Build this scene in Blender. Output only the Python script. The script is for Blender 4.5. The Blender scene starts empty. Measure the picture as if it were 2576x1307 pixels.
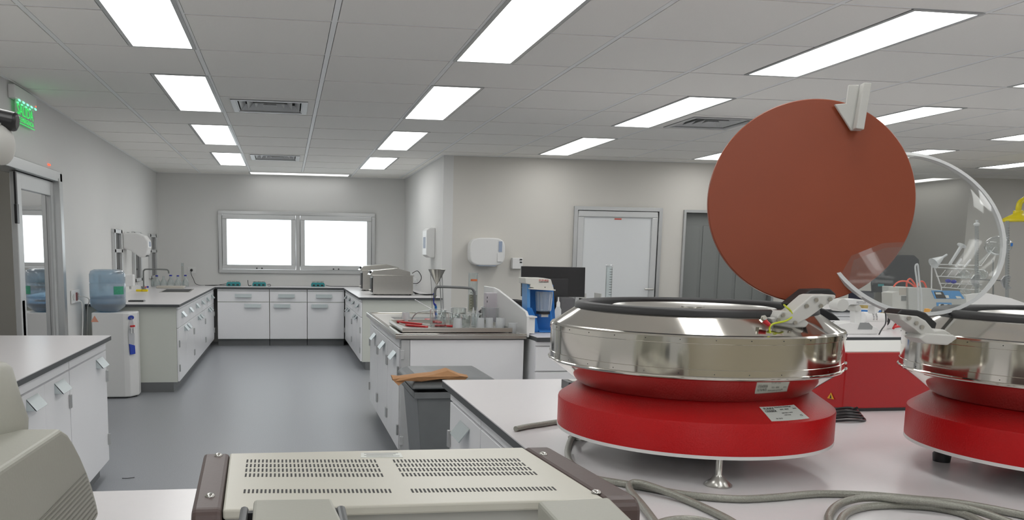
import bpy, bmesh, math, random
from mathutils import Vector, Matrix
random.seed(4)
SC = bpy.context.scene
COL = SC.collection
PI = math.pi

# ------------------------------------------------------------------ camera
F, YAW, PIT, ROL, PX, PY = 2149.5, .146, -.13, .0133, 1032.6, 919.0
CAMPOS = Vector((0, 0, 1.40))
def _basis():
    cy, sy, cp, sp, cr, sr = math.cos(YAW), math.sin(YAW), math.cos(PIT), math.sin(PIT), math.cos(ROL), math.sin(ROL)
    def cam(d):
        x = d[0]*cy - d[1]*sy; y = d[0]*sy + d[1]*cy; z = d[2]
        y2 = y*cp + z*sp; z2 = -y*sp + z*cp
        u, v = x, -z2
        return (u*cr - v*sr, u*sr + v*cr, y2)
    cols = [cam((1, 0, 0)), cam((0, 1, 0)), cam((0, 0, 1))]
    right = Vector([c[0] for c in cols]); down = Vector([c[1] for c in cols]); fwd = Vector([c[2] for c in cols])
    return right, down, fwd
RIGHT, DOWN, FWD = _basis()
cd = bpy.data.cameras.new('camera'); cam = bpy.data.objects.new('camera', cd); COL.objects.link(cam)
cd.sensor_width = 36; cd.lens = F*36/2576
cd.shift_x = (1288-PX)/2576; cd.shift_y = (PY-653.5)/2576
cd.clip_start = .05; cd.clip_end = 100
m3 = Matrix((RIGHT, -DOWN, -FWD)).transposed()
cam.matrix_world = Matrix.Translation(CAMPOS) @ m3.to_4x4()
SC.camera = cam

def ray(px, py):
    return RIGHT*((px-PX)/F) + DOWN*((py-PY)/F) + FWD
def on(px, py, ax, val):
    r = ray(px, py); t = (val-CAMPOS[ax])/r[ax]
    return CAMPOS + r*t
def atY(px, py, Y): return on(px, py, 1, Y)
def atZ(px, py, Z): return on(px, py, 2, Z)
def atX(px, py, X): return on(px, py, 0, X)

# ------------------------------------------------------------------ world and exposure
w = bpy.data.worlds.new('world'); SC.world = w; w.use_nodes = True
w.node_tree.nodes['Background'].inputs[0].default_value = (.93, .97, 1, 1)
w.node_tree.nodes['Background'].inputs[1].default_value = 2.5
SC.view_settings.view_transform = 'Standard'; SC.view_settings.look = 'None'
SC.view_settings.exposure = 0.13; SC.view_settings.gamma = 1
SC.view_settings.use_curve_mapping = False
SC.cycles.max_bounces = 8; SC.cycles.diffuse_bounces = 5; SC.cycles.glossy_bounces = 4
SC.cycles.transparent_max_bounces = 24; SC.cycles.sample_clamp_indirect = 4
SC.cycles.use_denoising = True; SC.cycles.caustics_reflective = False; SC.cycles.caustics_refractive = False
LAMP = 6.0

# ------------------------------------------------------------------ materials
MATS = {}
def mat(name, col, rough=.5, metal=0, noise=0, nscale=40, bump=0, spec=.5, trans=0, emit=None, es=0, coat=0, aniso=0):
    if name in MATS: return MATS[name]
    m = bpy.data.materials.new(name); m.use_nodes = True
    nt = m.node_tree; b = nt.nodes['Principled BSDF']
    c4 = (*col, 1)
    b.inputs['Base Color'].default_value = c4
    b.inputs['Roughness'].default_value = rough; b.inputs['Metallic'].default_value = metal
    b.inputs['Specular IOR Level'].default_value = spec
    b.inputs['Transmission Weight'].default_value = trans
    b.inputs['Coat Weight'].default_value = coat
    if emit: b.inputs['Emission Color'].default_value = (*emit, 1); b.inputs['Emission Strength'].default_value = es
    if noise or bump:
        tc = nt.nodes.new('ShaderNodeTexCoord'); n = nt.nodes.new('ShaderNodeTexNoise')
        n.inputs['Scale'].default_value = nscale; n.inputs['Detail'].default_value = 4
        nt.links.new(tc.outputs['Object'], n.inputs['Vector'])
        if noise:
            mx = nt.nodes.new('ShaderNodeMix'); mx.data_type = 'RGBA'
            mx.inputs[6].default_value = tuple(x*(1-noise) for x in col)+(1,)
            mx.inputs[7].default_value = tuple(min(1, x*(1+noise)) for x in col)+(1,)
            nt.links.new(n.outputs['Fac'], mx.inputs[0]); nt.links.new(mx.outputs[2], b.inputs['Base Color'])
        if bump:
            bp = nt.nodes.new('ShaderNodeBump'); bp.inputs['Strength'].default_value = bump; bp.inputs['Distance'].default_value = .002
            nt.links.new(n.outputs['Fac'], bp.inputs['Height']); nt.links.new(bp.outputs[0], b.inputs['Normal'])
    MATS[name] = m; return m
def emat(name, col, s):
    m = bpy.data.materials.new(name); m.use_nodes = True; nt = m.node_tree
    nt.nodes.remove(nt.nodes['Principled BSDF']); e = nt.nodes.new('ShaderNodeEmission')
    e.inputs[0].default_value = (*col, 1); e.inputs[1].default_value = s
    nt.links.new(e.outputs[0], nt.nodes['Material Output'].inputs[0]); return m
def glassmat(name, tint=(.95, .97, .97), refl=1.0, rough=.02, white=0.0, ior=1.45):
    m = bpy.data.materials.new(name); m.use_nodes = True; nt = m.node_tree
    nt.nodes.remove(nt.nodes['Principled BSDF'])
    t = nt.nodes.new('ShaderNodeBsdfTransparent'); t.inputs[0].default_value = (*tint, 1)
    g = nt.nodes.new('ShaderNodeBsdfGlossy'); g.inputs['Roughness'].default_value = rough
    lw = nt.nodes.new('ShaderNodeLayerWeight'); lw.inputs[0].default_value = .5
    pw = nt.nodes.new('ShaderNodeMath'); pw.operation = 'POWER'; pw.inputs[1].default_value = 2.5
    fr = nt.nodes.new('ShaderNodeMath'); fr.operation = 'MULTIPLY_ADD'; fr.inputs[1].default_value = .85; fr.inputs[2].default_value = .045
    nt.links.new(lw.outputs['Facing'], pw.inputs[0]); nt.links.new(pw.outputs[0], fr.inputs[0])
    mul = nt.nodes.new('ShaderNodeMath'); mul.operation = 'MULTIPLY'; mul.inputs[1].default_value = refl; mul.use_clamp = True
    mx = nt.nodes.new('ShaderNodeMixShader')
    nt.links.new(fr.outputs[0], mul.inputs[0]); nt.links.new(mul.outputs[0], mx.inputs[0])
    nt.links.new(t.outputs[0], mx.inputs[1]); nt.links.new(g.outputs[0], mx.inputs[2])
    out = mx
    if white:
        d = nt.nodes.new('ShaderNodeBsdfDiffuse'); d.inputs[0].default_value = (.85, .87, .88, 1)
        m2 = nt.nodes.new('ShaderNodeMixShader'); m2.inputs[0].default_value = white
        nt.links.new(mx.outputs[0], m2.inputs[1]); nt.links.new(d.outputs[0], m2.inputs[2]); out = m2
    nt.links.new(out.outputs[0], nt.nodes['Material Output'].inputs[0]); return m
M_wall = mat('wall_paint', (.72, .72, .705), .75, noise=.015, nscale=3)
M_wallw = mat('wall_paint_warm', (.66, .64, .595), .75, noise=.015, nscale=3)
M_tile = mat('ceiling_tile', (.93, .915, .87), .9, noise=.03, nscale=220)
M_bar = mat('ceiling_bar', (.90, .91, .90), .45, 0)
M_void = mat('ceiling_void', (.1, .1, .1), .9)
M_floor = mat('floor_vinyl', (.30, .312, .335), .36, noise=.28, nscale=140)
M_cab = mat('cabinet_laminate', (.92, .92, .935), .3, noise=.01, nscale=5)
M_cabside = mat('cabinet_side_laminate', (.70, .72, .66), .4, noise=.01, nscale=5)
M_top = mat('worktop_laminate', (.74, .72, .73), .28, noise=.02, nscale=60)
M_topedge = mat('worktop_core', (.07, .075, .08), .5, noise=.05)
M_plinth = mat('plinth_grey', (.17, .175, .18), .5, noise=.03)
M_handle = mat('handle_acrylic', (.52, .58, .59), .25, noise=.01)
M_gap = mat('gap_dark', (.06, .06, .06), .8, noise=.02)
M_alu = mat('aluminium', (.52, .53, .53), .35, .75, noise=.02)
M_alu2 = mat('aluminium_light', (.62, .63, .63), .4, .3, noise=.02)
M_steel = mat('polished_steel', (.68, .655, .60), .09, 1, noise=.03, nscale=8)
M_steel2 = mat('brushed_steel', (.55, .54, .51), .28, 1, noise=.04, nscale=30)
M_red = mat('red_hammered_paint', (.52, .010, .012), .34, noise=.06, nscale=260, bump=.45, spec=.3)
M_redflat = mat('red_paint', (.42, .008, .010), .34, noise=.04, nscale=300, bump=.1)
M_orange = mat('orange_rubber_lid', (.30, .062, .024), .42, noise=.07, nscale=9)
M_blackr = mat('black_rubber', (.022, .022, .023), .5, noise=.05)
M_black = mat('black_plastic', (.02, .02, .022), .3, noise=.05)
M_white = mat('white_plastic', (.78, .78, .77), .35, noise=.01)
M_cream = mat('cream_enamel', (.62, .605, .53), .35, noise=.015)
M_creamgrey = mat('grey_green_plastic', (.40, .40, .35), .45, noise=.03, nscale=200, bump=.1)
M_grey2 = mat('pale_grey_plastic', (.60, .60, .57), .45, noise=.02)
M_brown = mat('brown_plastic', (.085, .055, .05), .42, noise=.05, nscale=200, bump=.1)
M_greybin = mat('bin_grey_plastic', (.17, .18, .185), .45, noise=.12, nscale=12)
M_paper = mat('brown_paper', (.42, .22, .10), .8, noise=.08)
M_teal = mat('teal_plastic', (.03, .28, .30), .4, noise=.03)
M_blue = mat('blue_enamel', (.02, .17, .52), .3, noise=.03)
M_bluecap = mat('blue_cap', (.02, .03, .35), .4, noise=.03)
M_yellow = mat('yellow_enamel', (.75, .62, .01), .35, noise=.02)
M_redp = mat('red_plastic', (.62, .025, .03), .35, noise=.03)
M_green = mat('green_lettering', (.05, .9, .15), .5, emit=(.03, .9, .15), es=.5)
M_led = emat('led_green', (.1, 1, .35), 4)
M_ledred = emat('led_red', (1, .1, .05), 2)
M_ink = mat('ink_black', (.03, .03, .03), .6, noise=.01)
M_inkred = mat('ink_red', (.6, .05, .03), .6, noise=.01)
M_label = mat('label_paper', (.72, .74, .70), .45, noise=.01)
M_hose = mat('braided_hose', (.32, .32, .28), .3, .35, noise=.3, nscale=350, bump=.5)
M_door = mat('door_grey', (.21, .22, .215), .5, noise=.02)
M_glass = glassmat('clear_glass')
M_glassd = glassmat('door_glass', (.50, .52, .51), 2.2)
M_glassdd = glassmat('frosted_door_glass', (.80, .82, .80), 1.0, white=.88)
M_frost = emat('bright_window', (1, 1, 1), 1)
M_acryl = glassmat('clear_lid_plastic', (.93, .94, .93), .45, .06, white=.05)
M_acrylrim = glassmat('clear_lid_rim', (.80, .82, .80), 1.5, .1, white=.75)
M_bottle = glassmat('blue_water_bottle', (.50, .66, .78), .9, .1, white=.22)
M_water = glassmat('water_tint', (.55, .68, .76), .3, .1, white=.1)
M_plastw = glassmat('milky_plastic', (.85, .86, .86), .8, .2, white=.6)
M_light = emat('lamp_diffuser', (1, 1, .985), LAMP)
M_lightdim = emat('dim_lamp_diffuser', (1, 1, .985), 1.5)
M_skypane = emat('overcast_window_pane', (.93, .96, 1), 3.0)

# ------------------------------------------------------------------ mesh helpers
class MB:
    def __init__(s): s.v = []; s.f = []; s.smooth = []
    def add(s, vs, fs, sm=False):
        o = len(s.v); s.v += [tuple(v) for v in vs]; s.f += [tuple(i+o for i in f) for f in fs]; s.smooth += [sm]*len(fs); return s
    def box(s, x0, x1, y0, y1, z0, z1):
        vs = [(x, y, z) for x in (x0, x1) for y in (y0, y1) for z in (z0, z1)]
        return s.add(vs, [(0, 1, 3, 2), (4, 6, 7, 5), (0, 4, 5, 1), (2, 3, 7, 6), (0, 2, 6, 4), (1, 5, 7, 3)])
    def prism(s, poly, d):
        d = Vector(d); n = len(poly); a = [Vector(p) for p in poly]; b = [p+d for p in a]
        return s.add(a+b, [tuple(range(n-1, -1, -1)), tuple(range(n, 2*n))]+[(i, (i+1) % n, n+(i+1) % n, n+i) for i in range(n)])
    def lathe(s, prof, c=(0, 0, 0), n=48, ax=None, sm=True, a0=0, a1=2*PI):
        R = Matrix.Identity(3) if ax is None else Vector((0, 0, 1)).rotation_difference(Vector(ax)).to_matrix()
        c = Vector(c); vs = []; k = len(prof); full = abs(a1-a0-2*PI) < 1e-6; m = n if full else n+1
        for i in range(m):
            a = a0+(a1-a0)*i/n
            for r, z in prof: vs.append(c+R @ Vector((r*math.cos(a), r*math.sin(a), z)))
        fs = []
        for i in range(n):
            j = (i+1) % m
            for q in range(k-1): fs.append((i*k+q, j*k+q, j*k+q+1, i*k+q+1))
        return s.add(vs, fs, sm)
    def cyl(s, p0, p1, r, r2=None, n=20, sm=True):
        p0 = Vector(p0); p1 = Vector(p1); h = (p1-p0).length; r2 = r if r2 is None else r2
        return s.lathe([(0, 0), (r, 0), (r, 0), (r2, h), (r2, h), (0, h)], p0, n, (p1-p0).normalized(), sm)
    def tube(s, pts, r, n=8, smoothpts=0):
        pts = [Vector(p) for p in pts]
        if smoothpts: pts = spline(pts, smoothpts)
        vs = []; k = len(pts); up = Vector((0, 0, 1))
        for i, p in enumerate(pts):
            t = (pts[min(i+1, k-1)]-pts[max(i-1, 0)]).normalized()
            a = t.cross(up if abs(t.z) < .9 else Vector((1, 0, 0))).normalized(); b = t.cross(a)
            if i and (a.dot(la) < 0): a = -a; b = -b
            la = a
            for j in range(n): vs.append(p+(a*math.cos(2*PI*j/n)+b*math.sin(2*PI*j/n))*r)
        fs = [(i*n+j, i*n+(j+1) % n, (i+1)*n+(j+1) % n, (i+1)*n+j) for i in range(k-1) for j in range(n)]
        fs += [tuple(range(n-1, -1, -1)), tuple((k-1)*n+j for j in range(n))]
        return s.add(vs, fs, True)
    def ball(s, c, r, sc=(1, 1, 1), n=20):
        vs = []; fs = []; m = n//2
        for i in range(m+1):
            th = PI*i/m
            for j in range(n):
                a = 2*PI*j/n; vs.append((c[0]+r*sc[0]*math.sin(th)*math.cos(a), c[1]+r*sc[1]*math.sin(th)*math.sin(a), c[2]+r*sc[2]*math.cos(th)))
        for i in range(m):
            for j in range(n): fs.append((i*n+j, (i+1)*n+j, (i+1)*n+(j+1) % n, i*n+(j+1) % n))
        return s.add(vs, fs, True)
    def build(s, name, material, parent=None, bevel=0, seg=2, loc=None, rz=None, off=None, sharp=1.15):
        me = bpy.data.meshes.new(name)
        o = bpy.data.objects.new(name, me); COL.objects.link(o)
        org = Vector(off) if off is not None else Vector((0, 0, 0))
        bm = bmesh.new(); vv = [bm.verts.new(Vector(v)-org) for v in s.v]
        for f, sm in zip(s.f, s.smooth):
            try: fc = bm.faces.new([vv[i] for i in f]); fc.smooth = sm
            except ValueError: pass
        bmesh.ops.remove_doubles(bm, verts=bm.verts, dist=1e-6)
        bmesh.ops.recalc_face_normals(bm, faces=bm.faces)
        for e_ in bm.edges:
            if len(e_.link_faces) == 2 and e_.calc_face_angle(0) > sharp: e_.smooth = False
        bm.to_mesh(me); bm.free(); me.materials.append(material)
        if bevel:
            b = o.modifiers.new('bevel', 'BEVEL'); b.width = bevel; b.segments = seg; b.limit_method = 'ANGLE'; b.angle_limit = .6
            b.harden_normals = False
        if parent is not None: o.parent = parent
        if loc is not None: o.location = loc
        if rz is not None: o.rotation_euler = (0, 0, rz)
        return o
def spline(p, k):
    out = []; n = len(p)
    for i in range(n-1):
        a, b, c, d = p[max(i-1, 0)], p[i], p[i+1], p[min(i+2, n-1)]
        for j in range(k):
            t = j/k
            out.append(.5*((2*b)+(c-a)*t+(2*a-5*b+4*c-d)*t*t+(3*b-a-3*c+d)*t**3))
    out.append(p[-1]); return out
def tag(o, label=None, cat=None, group=None, kind=None):
    if label: o['label'] = label
    if cat: o['category'] = cat
    if group: o['group'] = group
    if kind: o['kind'] = kind
    return o
def thing(name, label, cat, loc=(0, 0, 0), rz=0, group=None):
    o = bpy.data.objects.new(name, None); COL.objects.link(o); o.empty_display_size = .05
    o.location = loc; o.rotation_euler = (0, 0, rz); return tag(o, label, cat, group)
def struct(name, mb, m, bevel=0):
    return tag(mb.build(name, m, bevel=bevel), kind='structure')
def copy_tree(o, parent=None):
    c = o.copy(); COL.objects.link(c)
    if parent is not None: c.parent = parent
    for ch in list(o.children): copy_tree(ch, c)
    return c
def text(body, size, m, parent, loc, rot, name='lettering', depth=.0004, align='CENTER', sx=1):
    cu = bpy.data.curves.new(name, 'FONT'); cu.body = body; cu.size = size; cu.extrude = depth; cu.align_x = align; cu.align_y = 'CENTER'
    cu.resolution_u = 2
    t = bpy.data.objects.new('tmp', cu); COL.objects.link(t); bpy.context.view_layer.update()
    me = bpy.data.meshes.new_from_object(t.evaluated_get(bpy.context.evaluated_depsgraph_get()))
    bpy.data.objects.remove(t)
    o = bpy.data.objects.new(name, me); COL.objects.link(o); me.materials.clear(); me.materials.append(m)
    o.parent = parent; o.location = loc; o.rotation_euler = rot; o.scale = (sx, 1, 1); return o

C, B = 2.57, .88
XL, YB, XR, YR = -1.92, 13.58, 1.875, 10.24
N = .7625; GX0 = -.506; GY0 = 5.335
def gx(i): return GX0+(i-2)*N
def gy(r): return GY0+r*N
# ------------------------------------------------------------------ room shell
XMAX, YMIN = 13.4, -3.4
struct('floor', MB().box(-4.2, XMAX+.2, YMIN-.2, 14.2, -.1, 0), M_floor)
# ceiling tiles on their T bars, half tiles where a lamp takes the other half
LAMPCOLS = [(2, -1), (4, 1), (7, -1), (9, 1), (12, -1), (14, 1), (17, -1)]
def lamp_x(i, s):
    g = gx(i); return (g-.38, g) if s < 0 else (g, g+.38)
lamps = []
for ci, (i, s) in enumerate(LAMPCOLS):
    for r in (-8, -5, -2, 1, 4, 7):  # nearest row is out of view, added to light the fronts
        if ci == 0 or ci == 1: ok = True
        else: ok = r < 7 or ci == 4
        if ok: lamps.append((i, s, r))
def in_lamp(i, j):
    for (li, s, r) in lamps:
        if r <= j < r+2:
            if s < 0 and i == li-1: return -1
            if s > 0 and i == li: return 1
    return 0
tiles = MB(); bars = MB()
g = .004
vent_cells = {(2, 2), (2, 7), (7, 2)}
i0, i1, j0, j1 = -1, 17, int((YMIN-GY0)/N)-1, 11
for i in range(i0, i1+1):
    for j in range(j0, j1):
        x0, x1, y0, y1 = gx(i)+.014+g, gx(i+1)-.014-g, gy(j)+.010+g, gy(j+1)-.010-g
        if x1 < XL or x0 > XMAX or y1 < YMIN or y0 > 13.95: continue
        if i == 4-0 and j == 10: pass
        k = in_lamp(i, j)
        if (i in (2, 3)) and j == 10: continue
        if (i, j) in vent_cells: continue
        if k < 0: x1 = gx(i+1)-.38-.004
        if k > 0: x0 = gx(i)+.38+.004
        x0 = max(x0, XL); x1 = min(x1, XMAX); y0 = max(y0, YMIN); y1 = min(y1, 13.95)
        tiles.box(x0, x1, y0, y1, C, C+.02)
struct('ceiling', tiles, M_tile)
for i in range(i0, i1+2):
    if gx(i) > XL and gx(i) < XMAX: bars.box(gx(i)-.014, gx(i)+.014, YMIN, 13.95, C+.001, C+.02)
for j in range(j0, j1+1):
    if gy(j) > YMIN:
        for i in range(i0, i1+1):
            bars.box(max(XL, gx(i)+.014), min(XMAX, gx(i+1)-.014), gy(j)-.010, gy(j)+.010, C+.003, C+.02)
struct('trim_1', bars, M_bar)
struct('trim_2', MB().box(-4.2, XMAX+.2, YMIN-.2, 14.2, C+.12, C+.2), M_void)
# wall angle along the left wall and back wall
tr = MB().box(XL, XL+.022, YMIN, YB, C-.004, C+.001).box(XL, XR, YB-.022, YB, C-.004, C+.001)
tr.box(XR-.022, XR, YR, YB, C-.004, C+.001).box(XR, 7.6, YR-.022, YR, C-.004, C+.001)
struct('trim_3', tr, M_bar)
# left wall with the sliding door opening
DL0, DL1, DLT = 5.75, 7.83, 2.04
wl = MB().box(XL-.15, XL, YMIN, DL0, 0, C+.02).box(XL-.15, XL, DL1, YB+.15, 0, C+.02).box(XL-.15, XL, DL0, DL1, DLT, C+.02)
struct('wall_left', wl, M_wall)
wb = MB(); wx0, wx1, wz0, wz1 = -1.015, 1.40, 1.07, 2.022
wb.box(XL, wx0, YB, YB+.15, 0, C+.02).box(wx1, XR, YB, YB+.15, 0, C+.02).box(wx0, wx1, YB, YB+.15, 0, wz0).box(wx0, wx1, YB, YB+.15, wz1, C+.02)
struct('wall_back', wb, M_wall)
struct('wall_right', MB().box(XR, XR+.12, YR, YB+.15, 0, C+.02), M_wall)
D2a, D2b, D2T, D3a, D3b = 3.51, 4.64, 2.0, 4.93, 6.2
wf = MB().box(XR+.12, D2a, YR, YR+.12, 0, C+.02).box(D2a, D2b, YR, YR+.12, D2T, C+.02).box(D2b, D3a, YR, YR+.12, 0, C+.02)
wf.box(D3a, D3b, YR, YR+.12, 1.985, C+.02).box(D3b, 7.6, YR, YR+.12, 0, C+.02)
struct('wall_front', wf, M_wallw)
struct('wall_recess', MB().box(7.48, 7.6, YR+.12, 13.95, 0, C+.02).box(7.6, XMAX, 13.8, 13.95, 0, C+.02), M_wallw)
struct('wall_block', MB().box(9.61, XMAX, 11.07, 13.8, 0, C+.02), M_wallw)
struct('wall_end', MB().box(XMAX, XMAX+.15, YMIN, 14.0, 0, C+.02), M_wallw)
M_rear = mat('rear_wall_paint', (.74, .67, .52), .8, noise=.02, nscale=3)
struct('wall_rear', MB().box(XL, XMAX, YMIN-.15, YMIN, 0, C+.02), M_rear)
for n_, x_ in enumerate((-1.2, 6.6)):
    w_ = MB(); X0, X1 = x_, x_+1.6
    w_.box(X0, X1, YMIN, YMIN+.05, .95, 1.01).box(X0, X1, YMIN, YMIN+.05, 2.09, 2.15).box(X0, X0+.06, YMIN, YMIN+.05, 1.01, 2.09).box(X1-.06, X1, YMIN, YMIN+.05, 1.01, 2.09)
    w_ = tag(w_.build('window_%d' % (n_+10), M_alu, bevel=.003), kind='structure')
    MB().box(X0+.06, X1-.06, YMIN+.005, YMIN+.02, 1.01, 2.09).build('window_pane', M_skypane, w_)
# room glimpsed through the left door opening
struct('wall_side_room', MB().box(-3.5, -3.4, 4.5, 9.2, 0, C).box(-3.4, XL-.15, 4.4, 4.5, 0, C).box(-3.4, XL-.15, 9.2, 9.3, 0, C).box(-3.4, XL-.15, 4.5, 9.2, C, C+.1), M_wallw)
# rooms behind the two doors in the facing wall
struct('wall_office', MB().box(2.2, 6.6, 12.2, 12.3, 0, C).box(2.1, 2.2, YR+.12, 12.3, 0, C).box(6.6, 6.7, YR+.12, 12.3, 0, C), M_wallw)

# ------------------------------------------------------------------ windows and doors
def frame_mb(mb, x0, x1, z0, z1, t, y0, y1, bt=None):
    bt = bt or t
    return mb.box(x0, x1, y0, y1, z1-t, z1).box(x0, x1, y0, y1, z0, z0+bt).box(x0, x0+t, y0, y1, z0+bt, z1-t).box(x1-t, x1, y0, y1, z0+bt, z1-t)
wn = tag(frame_mb(MB(), wx0, wx1, wz0, wz1, .055, YB-.035, YB+.06).box(.165, .23, YB-.03, YB+.06, wz0+.05, wz1-.05).build('window_1', M_alu, bevel=.004), kind='structure')
for (a, b_) in ((-.955, .16), (.235, 1.34)):
    fr = frame_mb(MB(), a, b_, wz0+.06, wz1-.06, .068, YB-.05, YB+.03).build('window_sash', M_alu2, wn, bevel=.006)
    MB().box(a+.065, b_-.065, YB-.02, YB-.014, wz0+.125, wz1-.125).build('window_pane', M_glass, fr)
    c_ = (a+b_)/2
    MB().box(c_-.05, c_-.03, YB-.062, YB-.05, wz0+.068, wz0+.085).box(c_+.03, c_+.05, YB-.062, YB-.05, wz0+.068, wz0+.085).build('window_latch', M_black, fr)
# narrow framed windows low on the left wall
for n, (a, b_, z0) in enumerate(((10.03, 10.50, 1.00), (11.30, 11.85, 1.00), (12.62, 13.22, 1.00))):
    y0, y1 = a, b_
    mb = MB()
    x0, x1 = XL, XL+.035; t = .07; z1 = 1.63
    mb.box(x0, x1, y0, y1, z1-t*.6, z1).box(x0, x1, y0, y1, z0, z0+.04).box(x0, x1, y0, y0+t, z0, z1).box(x0, x1, y1-t, y1, z0, z1).box(x0, x1, y0, y1, 1.37, 1.41)
    w_ = tag(mb.build('window_%d' % (n+2), M_alu2, bevel=.003), kind='structure')
    MB().box(XL+.003, XL+.010, y0+t, y1-t, z0+.04, z1-.04).build('window_pane', mat('dark_pane', (.03, .032, .035), .06), w_)
# sliding door on the left wall
d1 = MB()
d1.box(XL-.15, XL+.03, DL0, DL1, DLT-.075, DLT+.01).box(XL-.15, XL+.03, DL1-.07, DL1+.01, 0, DLT)
d1.box(XL-.15, XL+.03, DL0-.01, DL0+.06, 0, DLT).box(XL-.02, XL+.04, DL1-.13, DL1-.10, 0, DLT-.05)
d1 = tag(d1.build('door_1', M_alu, bevel=.005), kind='structure')
S0, S1 = 6.68, 7.72
sh = MB(); t = .12
X0, X1 = XL-.06, XL-.015
sh.box(X0, X1, S0, S0+t, .02, DLT-.08).box(X0, X1, S1-.10, S1, .02, DLT-.08).box(X0, X1, S0+t, S1-.1, DLT-.20, DLT-.08).box(X0, X1, S0+t, S1-.1, .02, .14)
sh = sh.build('door_sash', M_alu2, d1, bevel=.006)
MB().box(XL-.045, XL-.037, S0+t, S1-.1, .14, DLT-.20).build('door_pane', M_glassd, sh)
MB().box(XL-.012, XL+.004, S0-.07, S0-.035, 1.70, DLT-.09).box(XL-.012, XL+.008, S0-.085, S0-.03, 1.58, 1.72).build('door_strap', M_black, d1, bevel=.004)
MB().box(XL-.03, XL-.015, S0+.02, S0+.09, .74, 1.02).build('door_lock', M_alu, sh, bevel=.004)
# hinged glazed door in the facing wall
d2 = MB(); frame_mb(d2, D2a-.005, D2b+.005, 0, D2T+.005, .045, YR-.03, YR+.13, .001)
d2 = tag(d2.build('door_2', M_alu, bevel=.004), kind='structure')
lf = frame_mb(MB(), D2a+.05, D2b-.05, .01, D2T-.045, .075, YR-.02, YR+.03, .3).build('door_leaf', M_alu2, d2, bevel=.008)
MB().box(D2a+.12, D2b-.12, YR, YR+.006, .3, D2T-.12).build('door_pane', M_glassdd, lf)
MB().box(4.02, 4.13, YR-.004, YR, 1.845, 1.875).build('door_notice', M_label, lf)
MB().box(4.03, 4.12, YR-.006, YR-.004, 1.853, 1.867).build('notice_print', M_inkred, lf)
MB().cyl((D2b-.09, YR-.02, 1.0), (D2b-.09, YR-.07, 1.0), .012).cyl((D2b-.09, YR-.07, 1.0), (D2b-.2, YR-.07, 1.0), .011).build('door_handle', M_steel2, lf)
# dark grey doorway
d3 = tag(MB().box(D3a-.0, D3b, YR-.03, YR+.13, 1.955, 1.99).box(D3a-.0, D3a+.03, YR-.03, YR+.13, 0, 1.96).box(D3b-.03, D3b, YR-.03, YR+.13, 0, 1.96).build('door_3', M_alu, bevel=.004), kind='structure')
pan = MB().box(D3a+.03, D3b-.03, YR+.06, YR+.11, .01, 1.955)
for k in range(5): pan.box(D3a+.06+k*.24, D3a+.07+k*.24+.19, YR+.05, YR+.06, .05, 1.80)
pan.build('door_leaf', M_door, d3, bevel=.004)

# ------------------------------------------------------------------ ceiling lamps and air vents
col_word = ['first', 'second', 'third', 'fourth', 'fifth', 'sixth', 'seventh']
row_word = {-11: 'behind the desk', -8: 'unseen row added for frontal fill', -5: 'over the front desk', -2: 'nearest row over the centrifuges', 1: 'second row into the room', 4: 'third row into the room', 7: 'last row near the back walls'}
def make_lamp():
    t = thing('ceiling_light', '', 'ceiling light', (0, 0, 0), group='recessed ceiling panel lights')
    a, b_ = .38, 2*N
    fr = MB(); e = .022
    for (x0, x1, y0, y1) in ((0.002, a-.002, .004, .004+e), (.002, a-.002, b_-.004-e, b_-.004), (.002, e+.002, .004+e, b_-e-.004), (a-e-.002, a-.002, .004+e, b_-e-.004)):
        fr.box(x0, x1, y0, y1, -.003, .03)
    fr.build('lamp_frame', M_alu, t)
    MB().box(e+.002, a-e-.002, e+.004, b_-e-.004, .0, .01).build('diffuser', M_light, t)
    return t
lamp0 = make_lamp(); used = False
for (i, s, r) in lamps:
    x0, x1 = lamp_x(i, s)
    if r == -11: continue
    if i in (2, 4) and r == 7: y = gy(7)
    else: y = gy(r)
    L_ = lamp0 if not used else copy_tree(lamp0); used = True
    L_.location = (x0, y, C)
    ci = [k for k, (a, b_) in enumerate(LAMPCOLS) if a == i][0]
    L_['label'] = 'white panel light, %s line from left, %s' % (col_word[ci], row_word[r])
q_ = atZ(2337, 460, C); L_ = copy_tree(lamp0); L_.location = (9.12, 11.2, C)
for c_ in L_.children:
    if c_.name.startswith('diffuser'): c_.material_slots[0].link = 'OBJECT'; c_.material_slots[0].material = M_lightdim
L_['label'] = 'small looking distant white panel light in the recess right of the orange disc'
L_ = copy_tree(lamp0); L_.location = (-2.9, 6.0, C-.02); L_['label'] = 'unseen panel light added to brighten the side room beyond the sliding door'  # unseen lamp, added so the doorway does not go black
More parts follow.
